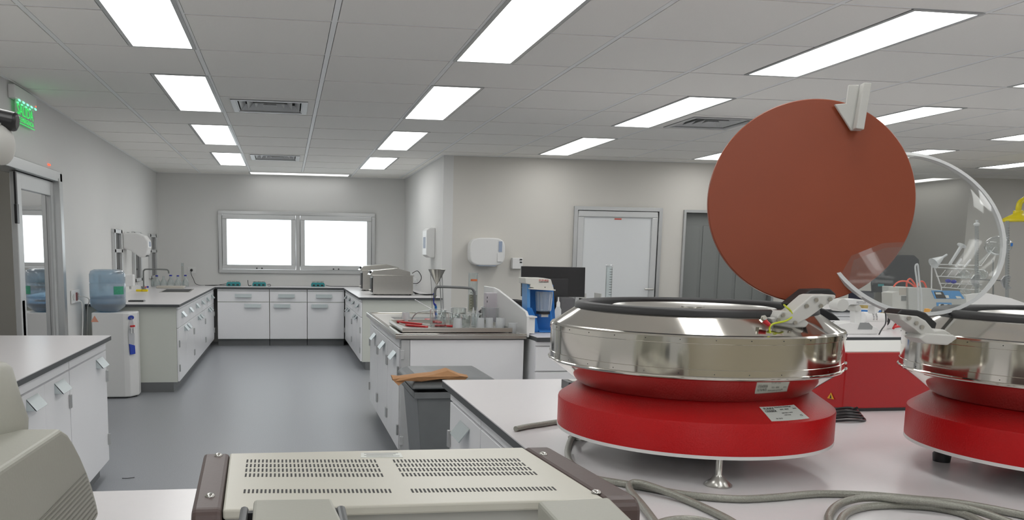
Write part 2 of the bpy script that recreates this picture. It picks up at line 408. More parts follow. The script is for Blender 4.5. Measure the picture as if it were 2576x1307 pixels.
# crosswise lamp by the window wall
L_ = copy_tree(lamp0); L_.location = (gx(4)-.03, 13.10, C); L_.rotation_euler = (0, 0, PI/2)
L_['label'] = 'long crosswise white panel light just before the window wall'
[c for c in L_.children if c.name.startswith('diffuser')][0].material_slots[0].link = 'OBJECT'
[c for c in L_.children if c.name.startswith('diffuser')][0].material_slots[0].material = M_lightdim
for k, (x, y) in enumerate(((1.6, -1.6), (5.2, -1.6))):
    L_ = copy_tree(lamp0); L_.location = (x, y, C); L_.rotation_euler = (0, 0, PI/2)
    L_['label'] = 'crosswise white panel light %s, %s' % ('behind the front desk', ['over the analyser side', 'over the centrifuge side'][k % 2])
struct('trim_4', MB().box(gx(2)+.018, gx(4)-.018, gy(10)+.014, 13.10, C, C+.02).box(gx(2)+.018, gx(4)-.018, 13.485, 13.56, C, C+.02), M_tile)
def vent(name_label, i, j, x0, x1, y0, y1):
    t = thing('ceiling_vent', name_label, 'air vent', ((x0+x1)/2, (y0+y1)/2, C), group='square ceiling air vents')
    cx, cy = (x0+x1)/2, (y0+y1)/2; hx = (x1-x0)/2; hy = (y1-y0)/2
    tm = MB()
    X0, X1, Y0, Y1 = gx(i)+.018-cx, gx(i+1)-.018-cx, gy(j)+.014-cy, gy(j+1)-.014-cy
    tm.box(X0, X1, Y0, -hy, 0, .02).box(X0, X1, hy, Y1, 0, .02).box(X0, -hx, -hy, hy, 0, .02).box(hx, X1, -hy, hy, 0, .02)
    tm.build('tile_surround', M_tile, t)
    fr = MB()
    def ringb(h0, k0, h1, k1, za, zb):
        # frustum ring: square louvre sloping down and out
        a = [(-h0, -k0, za), (h0, -k0, za), (h0, k0, za), (-h0, k0, za)]; b_ = [(-h1, -k1, zb), (h1, -k1, zb), (h1, k1, zb), (-h1, k1, zb)]
        c = [(x, y, z+.003) for x, y, z in a]; d = [(x, y, z+.003) for x, y, z in b_]
        fs = []
        for k in range(4):
            n = (k+1) % 4
            fs += [(k, n, 4+n, 4+k), (8+k, 12+k, 12+n, 8+n), (k, 8+k, 8+n, n), (4+k, 4+n, 12+n, 12+k)]
        return a+b_+c+d, fs
    v, f = ringb(hx-.05, hy-.05, hx, hy, -.003, -.006); fr.add(v, f)
    fr.box(-hx, hx, -hy, -hy+.04, -.008, .01).box(-hx, hx, hy-.04, hy, -.008, .01).box(-hx, -hx+.04, -hy+.04, hy-.04, -.008, .01).box(hx-.04, hx, -hy+.04, hy-.04, -.008, .01)
    fr.build('vent_frame', M_alu2, t)
    for k in range(4):
        q = .06+k*.062
        if hx-q < .05: break
        v, f = ringb(hx-q-.038, hy-q-.038, hx-q, hy-q, .045, .002)
        MB().add(v, f).build('louvre', M_alu2, t)
    MB().box(-hx+.03, hx-.03, -hy+.03, hy-.03, .055, .06).build('duct_opening', M_gap, t)
    return t
def cell_v(i, j, lab, ox=0):
    vent(lab, i, j, gx(i)+.09+ox, gx(i)+.09+.60+ox, gy(j)+.09, gy(j)+.69)
cell_v(2, 2, 'square grey air vent between the first and second light lines, nearer one')
cell_v(2, 7, 'square grey air vent close to the window wall')
cell_v(7, 2, 'square grey air vent with dark louvres left of the orange disc')
# exit sign hanging on the left wall under the ceiling
t = thing('exit_sign', 'green lit SALIDA DE EMERGENCIA exit sign on the left wall under the ceiling', 'exit sign', (XL+.03, 6.8, 2.33))
def sgn(y, z): return (0, y-6.8, z-2.33)
MB().box(-.03, .02, -.27, .27, .12, .215).build('housing', M_white, t, bevel=.008)
MB().box(-.004, .001, -.21, .25, -.03, .12).build('acrylic_plate', glassmat('sign_acrylic', (.72, .95, .78), 1.2, .1, white=.25), t)
for k in range(5):
    MB().box(.018, .024, -.19+k*.1, -.16+k*.1, .112, .122).build('green_lamp', M_led, t)
MB().box(.018, .024, .23, .24, .135, .145).build('red_lamp', M_ledred, t)
text('SALIDA', .105, M_green, t, (.004, .02, .058), (PI/2, 0, PI/2), sx=1.15)
text('DE EMERGENCIA', .046, M_green, t, (.004, .02, -.005), (PI/2, 0, PI/2), sx=1.15)
MB().box(-.004, .003, -.21, .25, -.034, -.03).build('green_edge', M_green, t)
MB().tube([(0, .26, .2), (.0, .285, .2), (0, .285, .13), (-.02, .27, .13)], .004, 6, 5).build('cable', M_grey2, t)
p = atX(122, 414, XL)
tag(MB().box(-.004, .006, -.03, .03, -.006, .006).build('indicator_lamp', M_ledred, loc=(XL+.004, p.y, p.z)), 'small glowing red indicator above the sliding door frame', 'indicator light')

# ------------------------------------------------------------------ cabinets
def handle_mb(cx, cz, w_=.17):
    m = MB(); x0, x1 = cx-w_/2, cx+w_/2
    a = (-.002, cz+.022); b_ = (-.042, cz-.028)
    m.prism([(x0, a[0], a[1]), (x0, b_[0], b_[1]), (x0, b_[0]+.003, b_[1]-.003), (x0, a[0], a[1]-.006)], (x1-x0, 0, 0))
    m.prism([(x0, 0, a[1]), (x0, b_[0], b_[1]), (x0, 0, cz-.028)], (.003, 0, 0))
    return m
def cabinet(label, x, y, rz, w_, d, fronts, group, plinth=.06, side=None, hw=.17):
    t = thing('base_cabinet', label, 'cabinet', (x, y, 0), rz, group)
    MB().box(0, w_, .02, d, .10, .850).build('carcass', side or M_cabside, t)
    MB().box(0.001, w_-.001, plinth, d-.02, 0, .10).build('plinth', M_plinth, t)
    for fr in fronts:
        kind, x0, x1, z0, z1 = fr[:5]
        o = MB().box(x0+.002, x1-.002, 0, .018, z0+.002, z1-.002).build(kind, M_cab, t, bevel=.0012, seg=1)
        if len(fr) > 5 and fr[5]:
            handle_mb(fr[5][0], fr[5][1], hw).build('handle', M_handle, o)
        if kind == 'door' and len(fr) > 6:
            for hz_ in (z0+.10, z1-.19): MB().box(fr[6]-.012, fr[6]+.012, -.012, .0, hz_, hz_+.07).build('hinge', M_alu, o, bevel=.002)
    return t
g = 'white cabinets under the window wall worktop'
YF = 12.95
xs = [-1.00, -.235, .325, .885]
labs = ['white drawer and door cabinet under the window, leftmost of three', 'white drawer and door cabinet under the window, middle of three', 'white drawer and door cabinet under the window, rightmost of three']
for k in range(3):
    w_ = xs[k+1]-xs[k]-.006
    hx_ = w_*.68 if k == 0 else w_*.33
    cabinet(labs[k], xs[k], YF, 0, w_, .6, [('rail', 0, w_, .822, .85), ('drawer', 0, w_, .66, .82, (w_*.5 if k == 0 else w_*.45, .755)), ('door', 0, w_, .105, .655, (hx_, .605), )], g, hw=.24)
g = 'white cabinets under the left bench'
for k in range(3):
    y0 = 8.68+k*1.42; w_ = 1.41
    fr = [('rail', 0, w_, .822, .85)]
    for q in range(2):
        a = q*w_/2; fr.append(('drawer', a, a+w_/2, .64, .82, (a+w_/4, .76)))
        fr.append(('door', a, a+w_/2, .105, .638, (w_/2+(-.14 if q == 0 else .14), .60), a+(0.012 if q == 0 else w_/2-.012)))
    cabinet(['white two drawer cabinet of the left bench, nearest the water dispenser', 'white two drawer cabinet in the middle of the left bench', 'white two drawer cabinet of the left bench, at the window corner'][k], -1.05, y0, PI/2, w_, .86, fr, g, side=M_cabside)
g = 'white cabinets under the right alcove bench'
for k in range(2):
    y1 = 12.93-k*1.365; w_ = 1.36
    fr = [('rail', 0, w_, .822, .85)]
    for q in range(2):
        a = q*w_/2; fr.append(('drawer', a, a+w_/2, .64, .82, (a+w_/4, .76)))
        fr.append(('door', a, a+w_/2, .105, .638, (w_/2+(-.14 if q == 0 else .14), .60), a+(0.012 if q == 0 else w_/2-.012)))
    cabinet(['white cabinet of the right alcove bench, at the window corner', 'white cabinet of the right alcove bench, under the steel water baths'][k], .89, y1, -PI/2, w_, .97, fr, g)
# U shaped worktop
def worktop(label, poly, z=B, th=.028, cat='worktop'):
    bx, by = poly[0]
    t = thing('worktop', label, cat, (bx, by, z-th))
    MB().prism([(x-bx, y-by, 0) for x, y in poly], (0, 0, th-.004)).build('core', M_topedge, t)
    MB().prism([(x-bx, y-by, th-.004) for x, y in poly], (0, 0, .004)).build('surface', M_top, t)
    return t
worktop('white U-shaped worktop with thin black edge along the window wall', [(XL+.002, 8.62), (-1.03, 8.62), (-1.03, YF-.03), (.865, YF-.03), (.865, 10.17), (XR-.002, 10.17), (XR-.002, YB-.002), (XL+.002, YB-.002)])
# near left cabinet
g = 'white cabinets of the near left bench'
fr = [('rail', 0, .90, .795, .85), ('door', 0, .90, .105, .79, (.80-.10, .745), .888)]
cabinet('white cabinet door next to the aisle end of the near left bench', -1.09, 4.51, PI/2, .90, .82, fr, g, side=M_cab)
fr = [('rail', 0, .90, .795, .85), ('door', 0, .45, .105, .79, (.25, .745)), ('door', .45, .90, .105, .79, (.70, .745), .888)]
cabinet('white two door cabinet in the middle of the near left bench', -1.09, 3.60, PI/2, .90, .82, fr, g, side=M_cab)
cabinet('white cabinet at the near end of the left bench behind the grey instrument', -1.09, 2.40, PI/2, 1.19, .82, [('rail', 0, 1.19, .795, .85), ('door', 0, 1.19, .105, .79, (.9, .745))], g, side=M_cab)
worktop('white worktop with dark edge of the near left bench', [(-1.06, 2.38), (-1.06, 5.43), (XL+.002, 5.43), (XL+.002, 2.38)])
# island with the steel sink top
g = 'white cabinets of the sink island'
for k in range(3):
    w_ = .64; y1 = 7.46-k*.65
    cabinet(['narrow white cabinet of the sink island, farthest from the waste bin', 'narrow white cabinet in the middle of the sink island', 'narrow white cabinet of the sink island, just beside the waste bin'][k], .735, y1, -PI/2, w_, .80,
            [('rail', 0, w_, .79, .85), ('door', 0, w_/2, .105, .785, None, .012), ('door', w_/2, w_, .105, .785, (.42, .72), w_-.012)], g)
tag(MB().box(.80, 1.56, 5.462, 5.488, .10, .846).box(.80, 1.56, 5.475, 5.488, 0, .10).build('end_panel', M_cab, bevel=.0015), 'plain white end panel of the sink island behind the waste bin', 'panel')
tag(MB().box(.742, .798, 5.46, 5.50, 0, .846).box(.735, .76, 5.452, 5.462, .72, .78).box(.735, .76, 5.452, 5.462, .15, .21).build('corner_post', M_alu2, bevel=.002), 'grey metal corner post of the sink island with hinges', 'post')
g = 'white drawer cabinets of the long bench'
YI = 5.30
xx = 1.60
for k in range(6):
    w_ = 1.02
    cabinet('white three drawer cabinet of the long bench, %s counted from the sink island' % ['first', 'second', 'third', 'fourth', 'fifth', 'sixth'][k], xx, YI+.02, 0, w_, .7,
            [('rail', 0, w_, .82, .85), ('drawer', 0, w_, .655, .815), ('drawer', 0, w_, .42, .65), ('drawer', 0, w_, .105, .415)], g, side=M_cab)
    xx += 1.03
worktop('long white worktop with black edge behind the centrifuges', [(1.60, YI), (7.8, YI), (7.8, 6.75), (1.60, 6.75)])
# second island further right
g = 'white cabinets of the far bench'
for k in range(4):
    cabinet('white drawer and door cabinet of the far bench, %s counted from the grey doorway' % ['first', 'second', 'third', 'fourth'][k], 4.95+k*1.03, 8.32, 0, 1.02, .7,
            [('rail', 0, 1.02, .80, .85), ('drawer', 0, 1.02, .60, .795), ('door', 0, .51, .105, .595), ('door', .51, 1.02, .105, .595)], g, side=M_cab)
worktop('white worktop of the far bench before the recess', [(4.93, 8.3), (9.1, 8.3), (9.1, 9.2), (4.93, 9.2)])
# centrifuge table: L shaped with the front desk
g = 'white cabinets under the centrifuge table'
cabinet('white cabinet with angled handle at the far end of the centrifuge table', .675, 3.44, -PI/2, .56, 1.0, [('rail', 0, .56, .80, .85), ('door', 0, .56, .105, .795, (.30, .735), .012)], g, side=M_cab)
cabinet('white cabinet under the centrifuge table behind the vented analyser', .675, 2.875, -PI/2, .95, 1.0, [('rail', 0, .95, .80, .85), ('door', 0, .95, .105, .795, (.40, .735))], g, side=M_cab)
worktop('broad white L-shaped table carrying the red centrifuges and the analyser', [(.645, 3.473), (.645, 1.883), (-1.7, 1.883), (-1.7, .55), (4.6, .55), (4.6, 3.473)])
for k, (x, y) in enumerate(((-1.6, .65), (-1.6, 1.78), (4.5, .65), (4.5, 3.37))):
    tag(MB().box(-.03, .03, -.03, .03, 0, B-.028).build('table_support', M_alu, loc=(x, y, 0)), 'square grey metal post under the front table, %s corner' % ['near left', 'far left', 'near right', 'far right'][k], 'post')
# ------------------------------------------------------------------ centrifuges
def sub(poly, o): return [tuple(Vector(p)-Vector(o)) for p in poly]
def centrifuge(label, cx, cy, lift=0.0, sx=0.0):
    """Steel bowl on a red base; parts are built round the axis, z from the table."""
    t = thing('centrifuge', label, 'centrifuge', (cx, cy, B), group='red and steel milk centrifuges')
    b0 = .062
    MB().lathe([(.0, b0+.002), (.3495, b0+.002), (.3495, b0+.010), (.343, b0+.010), (.343, b0+.004), (0, b0+.004)], n=96).build('base_trim', M_white, t)
    base = MB().lathe([(.344, b0+.009), (.3485, b0+.009), (.349, b0+.012), (.349, .142), (.3475, .147), (.343, .151), (.287, .189), (.280, .191)], n=128).build('base', M_red, t, sharp=.35)
    MB().lathe([(0, b0+.003), (.14, b0+.003), (.15, b0-.01), (.15, .03), (.13, .022), (0, .022)], (.0, .02, 0), n=40).build('motor_housing', M_blackr, t)
    ox = -.010
    bowl = MB().lathe([(.280, .187), (.289, .189), (.325, .219), (.362, .246), (.368, .249), (.370, .252), (.3705, .254), (.369, .256), (.3672, .257), (.3672, .271), (.3655, .272), (.3655, .329), (.3672, .330), (.3672, .343), (.364, .347), (.357, .349), (.303, .386), (.296, .390)], (ox, 0, 0), n=160).build('bowl', M_steel, t, sharp=.10)
    rv = MB()
    for k in range(30):
        a = 2*PI*k/30
        for z, r in ((.262, .3665), (.338, .367)):
            c_ = Vector((ox+r*math.cos(a), r*math.sin(a), z)); n_ = Vector((math.cos(a), math.sin(a), 0))
            rv.cyl(c_-n_*.002, c_+n_*.0010, .0012, n=8)
    tag(rv.build('rivets', M_gap, bowl), kind='stuff')
    MB().lathe([(.300, .384), (.304, .386), (.303, .395), (.298, .401), (.290, .403), (.276, .403), (.269, .400), (.267, .395), (.266, .375)], (ox, 0, 0), n=128).build('gasket', M_blackr, t)
    MB().lathe([(.268, .39), (.267, .27), (0, .262)], (ox, 0, 0), n=96).build('inner_drum', M_black, t)
    MB().lathe([(.205, .386), (.208, .391), (.203, .394), (.196, .388), (.12, .370), (0, .366)], (ox, 0, 0), n=96).build('rotor', M_steel2, t)
    MB().cyl((ox, 0, .36), (ox, 0, .390), .02).cyl((ox, 0, .390), (ox, 0, .394), .03).build('rotor_knob', M_steel2, t)
    return t
def foot(t, x, y, z1, m=None):
    f = MB(); f.lathe([(0, .0), (.030, .0), (.031, .004), (.016, .016), (.012, .022), (.0075, .026), (.0075, z1), (0, z1)], (x, y, 0), n=28)
    return f.build('foot', m or M_steel2, t)
c1 = centrifuge('red based steel centrifuge with orange disc lid standing open', 1.068, 2.117)
for (px, py) in ((1817, 1226), (1462, 1106)):
    p = atZ(px, py, B); foot(c1, p.x-1.068, p.y-2.117+.02, .07)
foot(c1, .26, .17, .07)
c2c = (1.899, 1.803)
c2 = centrifuge('red based steel centrifuge with clear plastic lid standing open, right of the other', c2c[0], c2c[1])
p = atZ(2390, 1166, B)
MB().lathe([(0, 0), (.02, 0), (.022, .02), (.014, .03), (.014, .07), (0, .07)], (p.x-c2c[0], p.y-c2c[1]+.03, 0), n=24).build('foot', M_blackr, c2)
foot(c2, .0, .27, .07); foot(c2, .28, -.16, .07)
# rating label on the sloping shoulder of the red base
def plate_on(poly, n, th):  # thin plate from world corners
    n = Vector(n).normalized()*th
    return MB().prism([Vector(p) for p in poly], n)
def cone_pt(px, py, c, r0, z0, r1, z1):
    """where the pixel's ray meets the cone between radii r0 at z0 and r1 at z1 (near side)"""
    r = ray(px, py); best = None
    lo, hi = .5, 3.2; prev = None
    for k in range(4000):
        t_ = lo+(hi-lo)*k/4000
        p = CAMPOS+r*t_
        zz = max(min(p.z, max(z0, z1)), min(z0, z1)); R_ = r0+(r1-r0)*(zz-z0)/(z1-z0)
        d = math.hypot(p.x-c[0], p.y-c[1])-R_
        if prev is not None and prev > 0 >= d and min(z0, z1)-.004 <= p.z <= max(z0, z1)+.004: return p
        prev = d
    return None
lab = [cone_pt(x, y, (1.068, 2.117), .3435, B+.151, .288, B+.189) for x, y in ((1909, 1022), (1998, 1019), (2037, 1054), (1942, 1062))]
if None not in lab:
    o = Vector((1.068, 2.117, B))
    ctr = sum((Vector(q) for q in lab), Vector())/4
    ux = ((lab[1]-lab[0])+(lab[2]-lab[3])).normalized(); uy = ((lab[0]-lab[3])+(lab[1]-lab[2])).normalized()
    nn = ux.cross(uy).normalized(); uy = nn.cross(ux)
    cyl_r = .316
    # bend the label to the cone: grid of points in angle and height
    def ang(q): return math.atan2(q.y-o.y, q.x-o.x)
    a0_, a1_ = ang(lab[0]), ang(lab[1]); b0_, b1_ = ang(lab[3]), ang(lab[2])
    z0_, z1_ = sum(q.z for q in lab[2:])/2-B, sum(q.z for q in lab[:2])/2-B
    z0_ = max(z0_, .152); z1_ = min(z1_, .187)
    def cone(a, z, d=0):
        r_ = .343+(.287-.343)*(z-.151)/(.189-.151)+d
        return (r_*math.cos(a), r_*math.sin(a), z+d*.8)
    mb = MB(); n_ = 12; vs = []
    def lp(u, v, d): return cone((b0_+(b1_-b0_)*u)*(1-v)+(a0_+(a1_-a0_)*u)*v, z0_+(z1_-z0_)*v, d)
    for dd in (.0002, .0009):
        for i in range(n_+1):
            for j in (0, 1): vs.append(lp(i/n_, j, dd))
    k_ = 2*(n_+1); fs = []
    for i in range(n_): fs += [(2*i, 2*i+2, 2*i+3, 2*i+1), (k_+2*i, k_+2*i+1, k_+2*i+3, k_+2*i+2), (2*i, k_+2*i, k_+2*i+2, 2*i+2), (2*i+1, 2*i+3, k_+2*i+3, k_+2*i+1)]
    fs += [(0, 1, k_+1, k_), (2*n_, k_+2*n_, k_+2*n_+1, 2*n_+1)]
    rl = mb.add(vs, fs).build('rating_label', M_label, c1)
    # print on the label
    cc = Vector(lp(.5, .5, .0022)); e1 = (Vector(lp(1, .5, 0))-Vector(lp(0, .5, 0))); wl_ = e1.length; e1.normalize()
    e2 = (Vector(lp(.5, 1, 0))-Vector(lp(.5, 0, 0))); hl_ = e2.length; e2.normalize(); e3 = e1.cross(e2).normalized(); e2 = e3.cross(e1)
    rot = Matrix((e1, e2, e3)).transposed().to_euler()
    def lt(s, u, v, size, m=M_ink):
        q = Vector(lp(u, v, .0016))
        da = .01
        e1l = (Vector(lp(u+da, v, 0))-Vector(lp(u-da, v, 0))).normalized(); e3l = e1l.cross(e2).normalized(); e2l = e3l.cross(e1l)
        text(s, size, m, rl, q, Matrix((e1l, e2l, e3l)).transposed().to_euler(), name='lettering', depth=.0001)
    lt('FUNKE', .18, .84, hl_*.19); lt('GERBER', .18, .66, hl_*.19)
    lt('Sicherheits-Zentrifuge', .58, .92, hl_*.12); lt('3670  18000', .56, .74, hl_*.11); lt('230V 50Hz 1100W', .55, .5, hl_*.09); lt('1100 U/min', .5, .36, hl_*.09)
    lt('Nr 3610', .22, .15, hl_*.11); lt('CE', .86, .25, hl_*.16); lt('Berlin', .88, .75, hl_*.1)
# hinge of the orange lid
def poly_at(pts, Y): return [atY(x, y, Y) for x, y in pts]
def wpart(mb, name, m, t, bevel=0, parent=None): return mb.build(name, m, parent or t, bevel=bevel, off=t.location)
HY = 1.80
o1 = c1
hb = MB().prism(poly_at([(1938, 800), (1960, 797), (2028, 804), (2036, 812), (2028, 823), (1965, 825), (1948, 817)], HY-.005), (0, .045, 0))
wpart(hb, 'hinge_plate', M_grey2, c1, .003)
wpart(MB().prism(poly_at([(1925, 838), (1955, 826), (2030, 824), (2045, 850), (1985, 866), (1935, 860)], HY+.02), (0, .035, 0)), 'hinge_foot', M_steel2, c1)
arm = MB().prism(poly_at([(1953, 812), (1955, 796), (1968, 781), (1980, 783), (1996, 783), (2041, 744), (2050, 741), (2102, 741), (2104, 748), (2098, 753), (2034, 800), (2004, 816)], HY-.012), (0, .05, 0))
arm_o = wpart(arm, 'hinge_arm', M_grey2, c1, .003)
bolts = [(2002, 789), (2040, 792), (1969, 792), (2052, 754), (2087, 752), (2064, 769), (2028, 769), (1999, 811), (1957, 804)]
for (x, y) in bolts[2:9]:
    a = atY(x, y, HY-.0125)
    MB().cyl(a, a+Vector((0, -.004, 0)), .0045, n=14).build('bolt', M_steel2, arm_o, off=c1.location)
wpart(MB().prism(poly_at([(1993, 765), (2040, 728), (2090, 726), (2106, 741), (2098, 745), (2040, 746), (2000, 775)], HY+.042), (0, .05, 0)), 'hinge_block', M_blackr, c1, .003)
# lid disc of the first centrifuge
Dc = atY(2038, 507, 1.98)
head = math.radians(-13); nrm = Vector((math.sin(head)*.998, -math.cos(head)*.998, .05)).normalized()
RL = .2475
lid = MB().lathe([(0, .006), (RL-.002, .006), (RL, .004), (RL, -.004), (RL-.002, -.006), (0, -.006)], Dc, 128, nrm, sm=False)
lid_o = wpart(lid, 'lid', M_orange, c1)
tx = Vector((0, 0, 1)).cross(nrm).normalized(); tz = nrm.cross(tx)
def onlid(px, py, d=0.0065):
    r = ray(px, py); q = Dc+nrm*d; t_ = (q-CAMPOS).dot(nrm)/r.dot(nrm); return CAMPOS+r*t_
bar = [onlid(2140, 212), onlid(2181, 212), onlid(2186, 250), onlid(2168, 330), onlid(2142, 328), onlid(2152, 268)]
hd = MB().prism([onlid(2136, 213, .02), onlid(2162, 213, .02), onlid(2164, 328, .02), onlid(2142, 328, .02), onlid(2100, 262, .02), onlid(2130, 259, .02)], nrm*-.008)
hd_o = wpart(hd, 'lid_handle', M_grey2, c1, .002)
wpart(MB().prism([onlid(2163, 213, .022), onlid(2183, 214, .022), onlid(2164, 330, .022), onlid(2144, 327, .022)], nrm*.022), 'handle_bar', M_grey2, c1, .002, hd_o)
wpart(MB().prism([onlid(2140, 260, .0065), onlid(2160, 262, .0065), onlid(2160, 300, .0065), onlid(2146, 300, .0065)], nrm*.008), 'handle_spacer', M_grey2, c1, 0, hd_o)
# earth wire with red lugs
a_ = onlid(1989, 753, .012); b_ = atY(1918, 802, 1.80)
wire = MB().tube([onlid(1970, 764, .02), atY(1976, 770, 1.80), atY(1989, 782, 1.79), atY(1992, 796, 1.79), atY(1975, 807, 1.78), atY(1945, 814, 1.78), atY(1936, 824, 1.775), atY(1938, 838, 1.77)], .0022, 8, 6)
wpart(wire, 'earth_wire', mat('yellow_green_wire', (.55, .62, .02), .4, noise=.05), c1)
for (p0, p1) in ((onlid(1984, 757, .012), onlid(1970, 764, .015)), (atY(1922, 806, 1.78), atY(1936, 818, 1.775))):
    wpart(MB().cyl(p0, p1, .006, .0045, 14), 'wire_lug', M_redp, c1, .001)
for q, n_ in ((onlid(1989, 752, .006), nrm), (atY(1918, 802, 1.79), Vector((-.2, -.9, .2)).normalized())):
    wpart(MB().cyl(q, q+n_*.01, .008, .008, 6, False).cyl(q+n_*.01, q+n_*.016, .0045, n=12), 'wire_bolt', M_steel, c1)
# second lid: clear domed plastic disc with white edge
HY2 = 1.72
wpart(MB().prism(poly_at([(2312, 850), (2330, 838), (2400, 842), (2410, 850), (2385, 868), (2330, 864)], HY2-.02), (0, .05, 0)), 'hinge_plate', M_grey2, c2, .003)
arm2 = wpart(MB().prism(poly_at([(2261, 790), (2310, 795), (2330, 806), (2352, 832), (2375, 828), (2393, 838), (2398, 862), (2375, 860), (2330, 852), (2300, 826), (2268, 804)], HY2-.01), (0, .045, 0)), 'hinge_arm', M_grey2, c2, .003)
for (x, y) in ((2285, 800), (2304, 812), (2318, 822), (2340, 848), (2384, 844)):
    a = atY(x, y, HY2-.0105); MB().cyl(a, a+Vector((0, -.004, 0)), .0045, n=14).build('bolt', M_steel2, arm2, off=c2.location)
wpart(MB().prism(poly_at([(2258, 789), (2270, 777), (2310, 780), (2330, 786), (2358, 812), (2352, 832), (2340, 830), (2322, 808), (2308, 795)], HY2+.036), (0, .05, 0)), 'hinge_block', M_blackr, c2, .003)
D2 = atY(2290, 584, 1.96)
v_ = (CAMPOS-D2).normalized(); rr_ = RIGHT; uu_ = -DOWN; mm_ = (rr_*.75+uu_*.66).normalized(); mm_ = (mm_-v_*mm_.dot(v_)).normalized()
n2 = (v_*math.cos(math.radians(36))+mm_*math.sin(math.radians(36))).normalized()
r2 = .220
# oval outline: the dome's rim as seen, swung open on its hinge
d2c = MB().lathe([(r2, -.004), (r2, .004), (r2-.006, .006), (r2*.8, .022), (r2*.45, .034), (0, .038), (0, .034), (r2*.45, .030), (r2*.8, .018), (r2-.012, 0), (r2, -.004)], D2, 96, n2)
wpart(d2c, 'lid', M_acryl, c2)
wpart(MB().lathe([(r2+.004, -.005), (r2+.004, .006), (r2-.005, .007), (r2-.005, -.005), (r2+.004, -.005)], D2, 96, n2), 'lid_edge', M_acrylrim, c2)

# ------------------------------------------------------------------ red instrument box behind, with cable
A = atZ(2118, 1036, B); A2 = atZ(2118, 1036, B)
t = thing('instrument_box', 'bright red steel instrument box on the table behind the two centrifuges', 'instrument', (A.x, A.y, B))
h_ = atY(2118, 887, A.y).z-B
e = Vector((1, .02, 0)).normalized(); f_ = Vector((-.35, .94, 0)).normalized()
def rb(u, v, z): q = e*u+f_*v; return (q.x, q.y, z)
MB().prism([rb(0, 0, .012), rb(.72, 0, .012), rb(.72, .42, .012), rb(0, .42, .012)], (0, 0, h_-.012)).build('housing', M_redflat, t, bevel=.003)
MB().prism([rb(.01, .01, 0), rb(.71, .01, 0), rb(.71, .41, 0), rb(.01, .41, 0)], (0, 0, .012)).build('base_strip', M_black, t)
MB().prism([rb(.01, .01, h_), rb(.71, .01, h_), rb(.71, .41, h_), rb(.01, .41, h_)], (0, 0, .003)).build('top_cover', M_grey2, t)
for (x, y) in ((2122, 912), (2123, 926), (2124, 1027)):
    a = atY(x, y, A.y-.001)-t.location+Vector((.006, 0, 0)); MB().cyl(a, a+Vector((0, -.004, 0)), .005, n=14).build('screw', M_steel2, t)
n_ = (e.cross(f_)).normalized(); fo = Vector((-.94, -.35, 0))
wc = Vector(rb(0, .045, .04))+fo*.0015
s_ = .022
MB().prism([wc-f_*s_*.6, wc+f_*s_*.6, wc+Vector((0, 0, s_))], fo*.001).build('warning_label', mat('warning_orange', (.75, .38, .02), .5), t)
wq = wc+fo*.001
MB().prism([wq-f_*.0035+Vector((0, 0, .002)), wq+f_*.0035+Vector((0, 0, .002)), wq+Vector((0, 0, .016))], fo*.0008).build('warning_bolt', M_ink, t)
a = Vector(rb(0, .30, .09)); MB().cyl(a, a+fo*.03, .014, .010).build('cable_gland', M_black, t)
t = thing('power_cable', 'coiled black power cable lying beside the red instrument box', 'cable', tuple(atZ(2120, 1060, B)))
mb = MB()
cc = atZ(2118, 1056, B)
for k in range(4):
    pts = []
    for i in range(26):
        a = 2*PI*i/25
        pts.append((cc.x+.02*k*.3+(.075-.006*k)*math.cos(a), cc.y+.012*k+(.045-.003*k)*math.sin(a), B+.006+.007*k+.003*math.sin(3*a)))
    mb.tube(pts, .0042, 8)
mb.tube([(cc.x-.04, cc.y+.02, B+.03), (cc.x-.05, cc.y+.08, B+.03), (cc.x-.0, cc.y+.12, B+.01), (cc.x+.06, cc.y+.06, B+.02), (cc.x+.05, cc.y, B+.04)], .0042, 8, 8)
o_ = mb.build('cord', M_black, t, off=t.location)

# ------------------------------------------------------------------ braided hoses on the table
def hose(label, px, r=.0082, lift=None):
    pts = []
    for k, q in enumerate(px):
        z = B+r+(q[2] if len(q) > 2 else 0)
        p_ = atZ(q[0], q[1], z); pts.append(p_)
    o = MB().tube(pts, r, 12, 10).build('braided_hose', M_hose)
    return tag(o, label, 'hose')
hose('grey braided hose end peeping out left of the first centrifuge', [(1297, 1078), (1325, 1072), (1365, 1066), (1410, 1060), (1470, 1062)])
hose('long grey braided hose curving from under the first centrifuge to the right', [(1470, 1085), (1440, 1100), (1428, 1135), (1440, 1168), (1490, 1200), (1560, 1214), (1630, 1226), (1730, 1244), (1850, 1254), (1950, 1250), (2060, 1241), (2180, 1244), (2300, 1254), (2420, 1266), (2560, 1292), (2640, 1310)])
hose('grey braided hose folded into a sharp V near the analyser', [(1660, 1330), (1620, 1275), (1585, 1232, .002), (1588, 1216, .008), (1612, 1215, .013), (1665, 1232, .008), (1740, 1262), (1830, 1305), (1880, 1340)])
hose('looped grey braided hose coiled at the table corner below the second centrifuge', [(2095, 1335), (2084, 1300), (2110, 1268), (2170, 1252, .009), (2260, 1254, .016), (2350, 1262, .016), (2450, 1282, .01), (2560, 1322), (2600, 1350)])
hose('inner loop of grey braided hose beside the table corner coil', [(2125, 1345), (2112, 1318), (2130, 1290), (2180, 1274), (2260, 1270), (2350, 1276), (2430, 1294), (2500, 1330)], .0078)
hose('short bend of grey braided hose in front of the folded one', [(1640, 1345), (1655, 1318), (1700, 1306), (1760, 1308), (1840, 1330)], .0078)

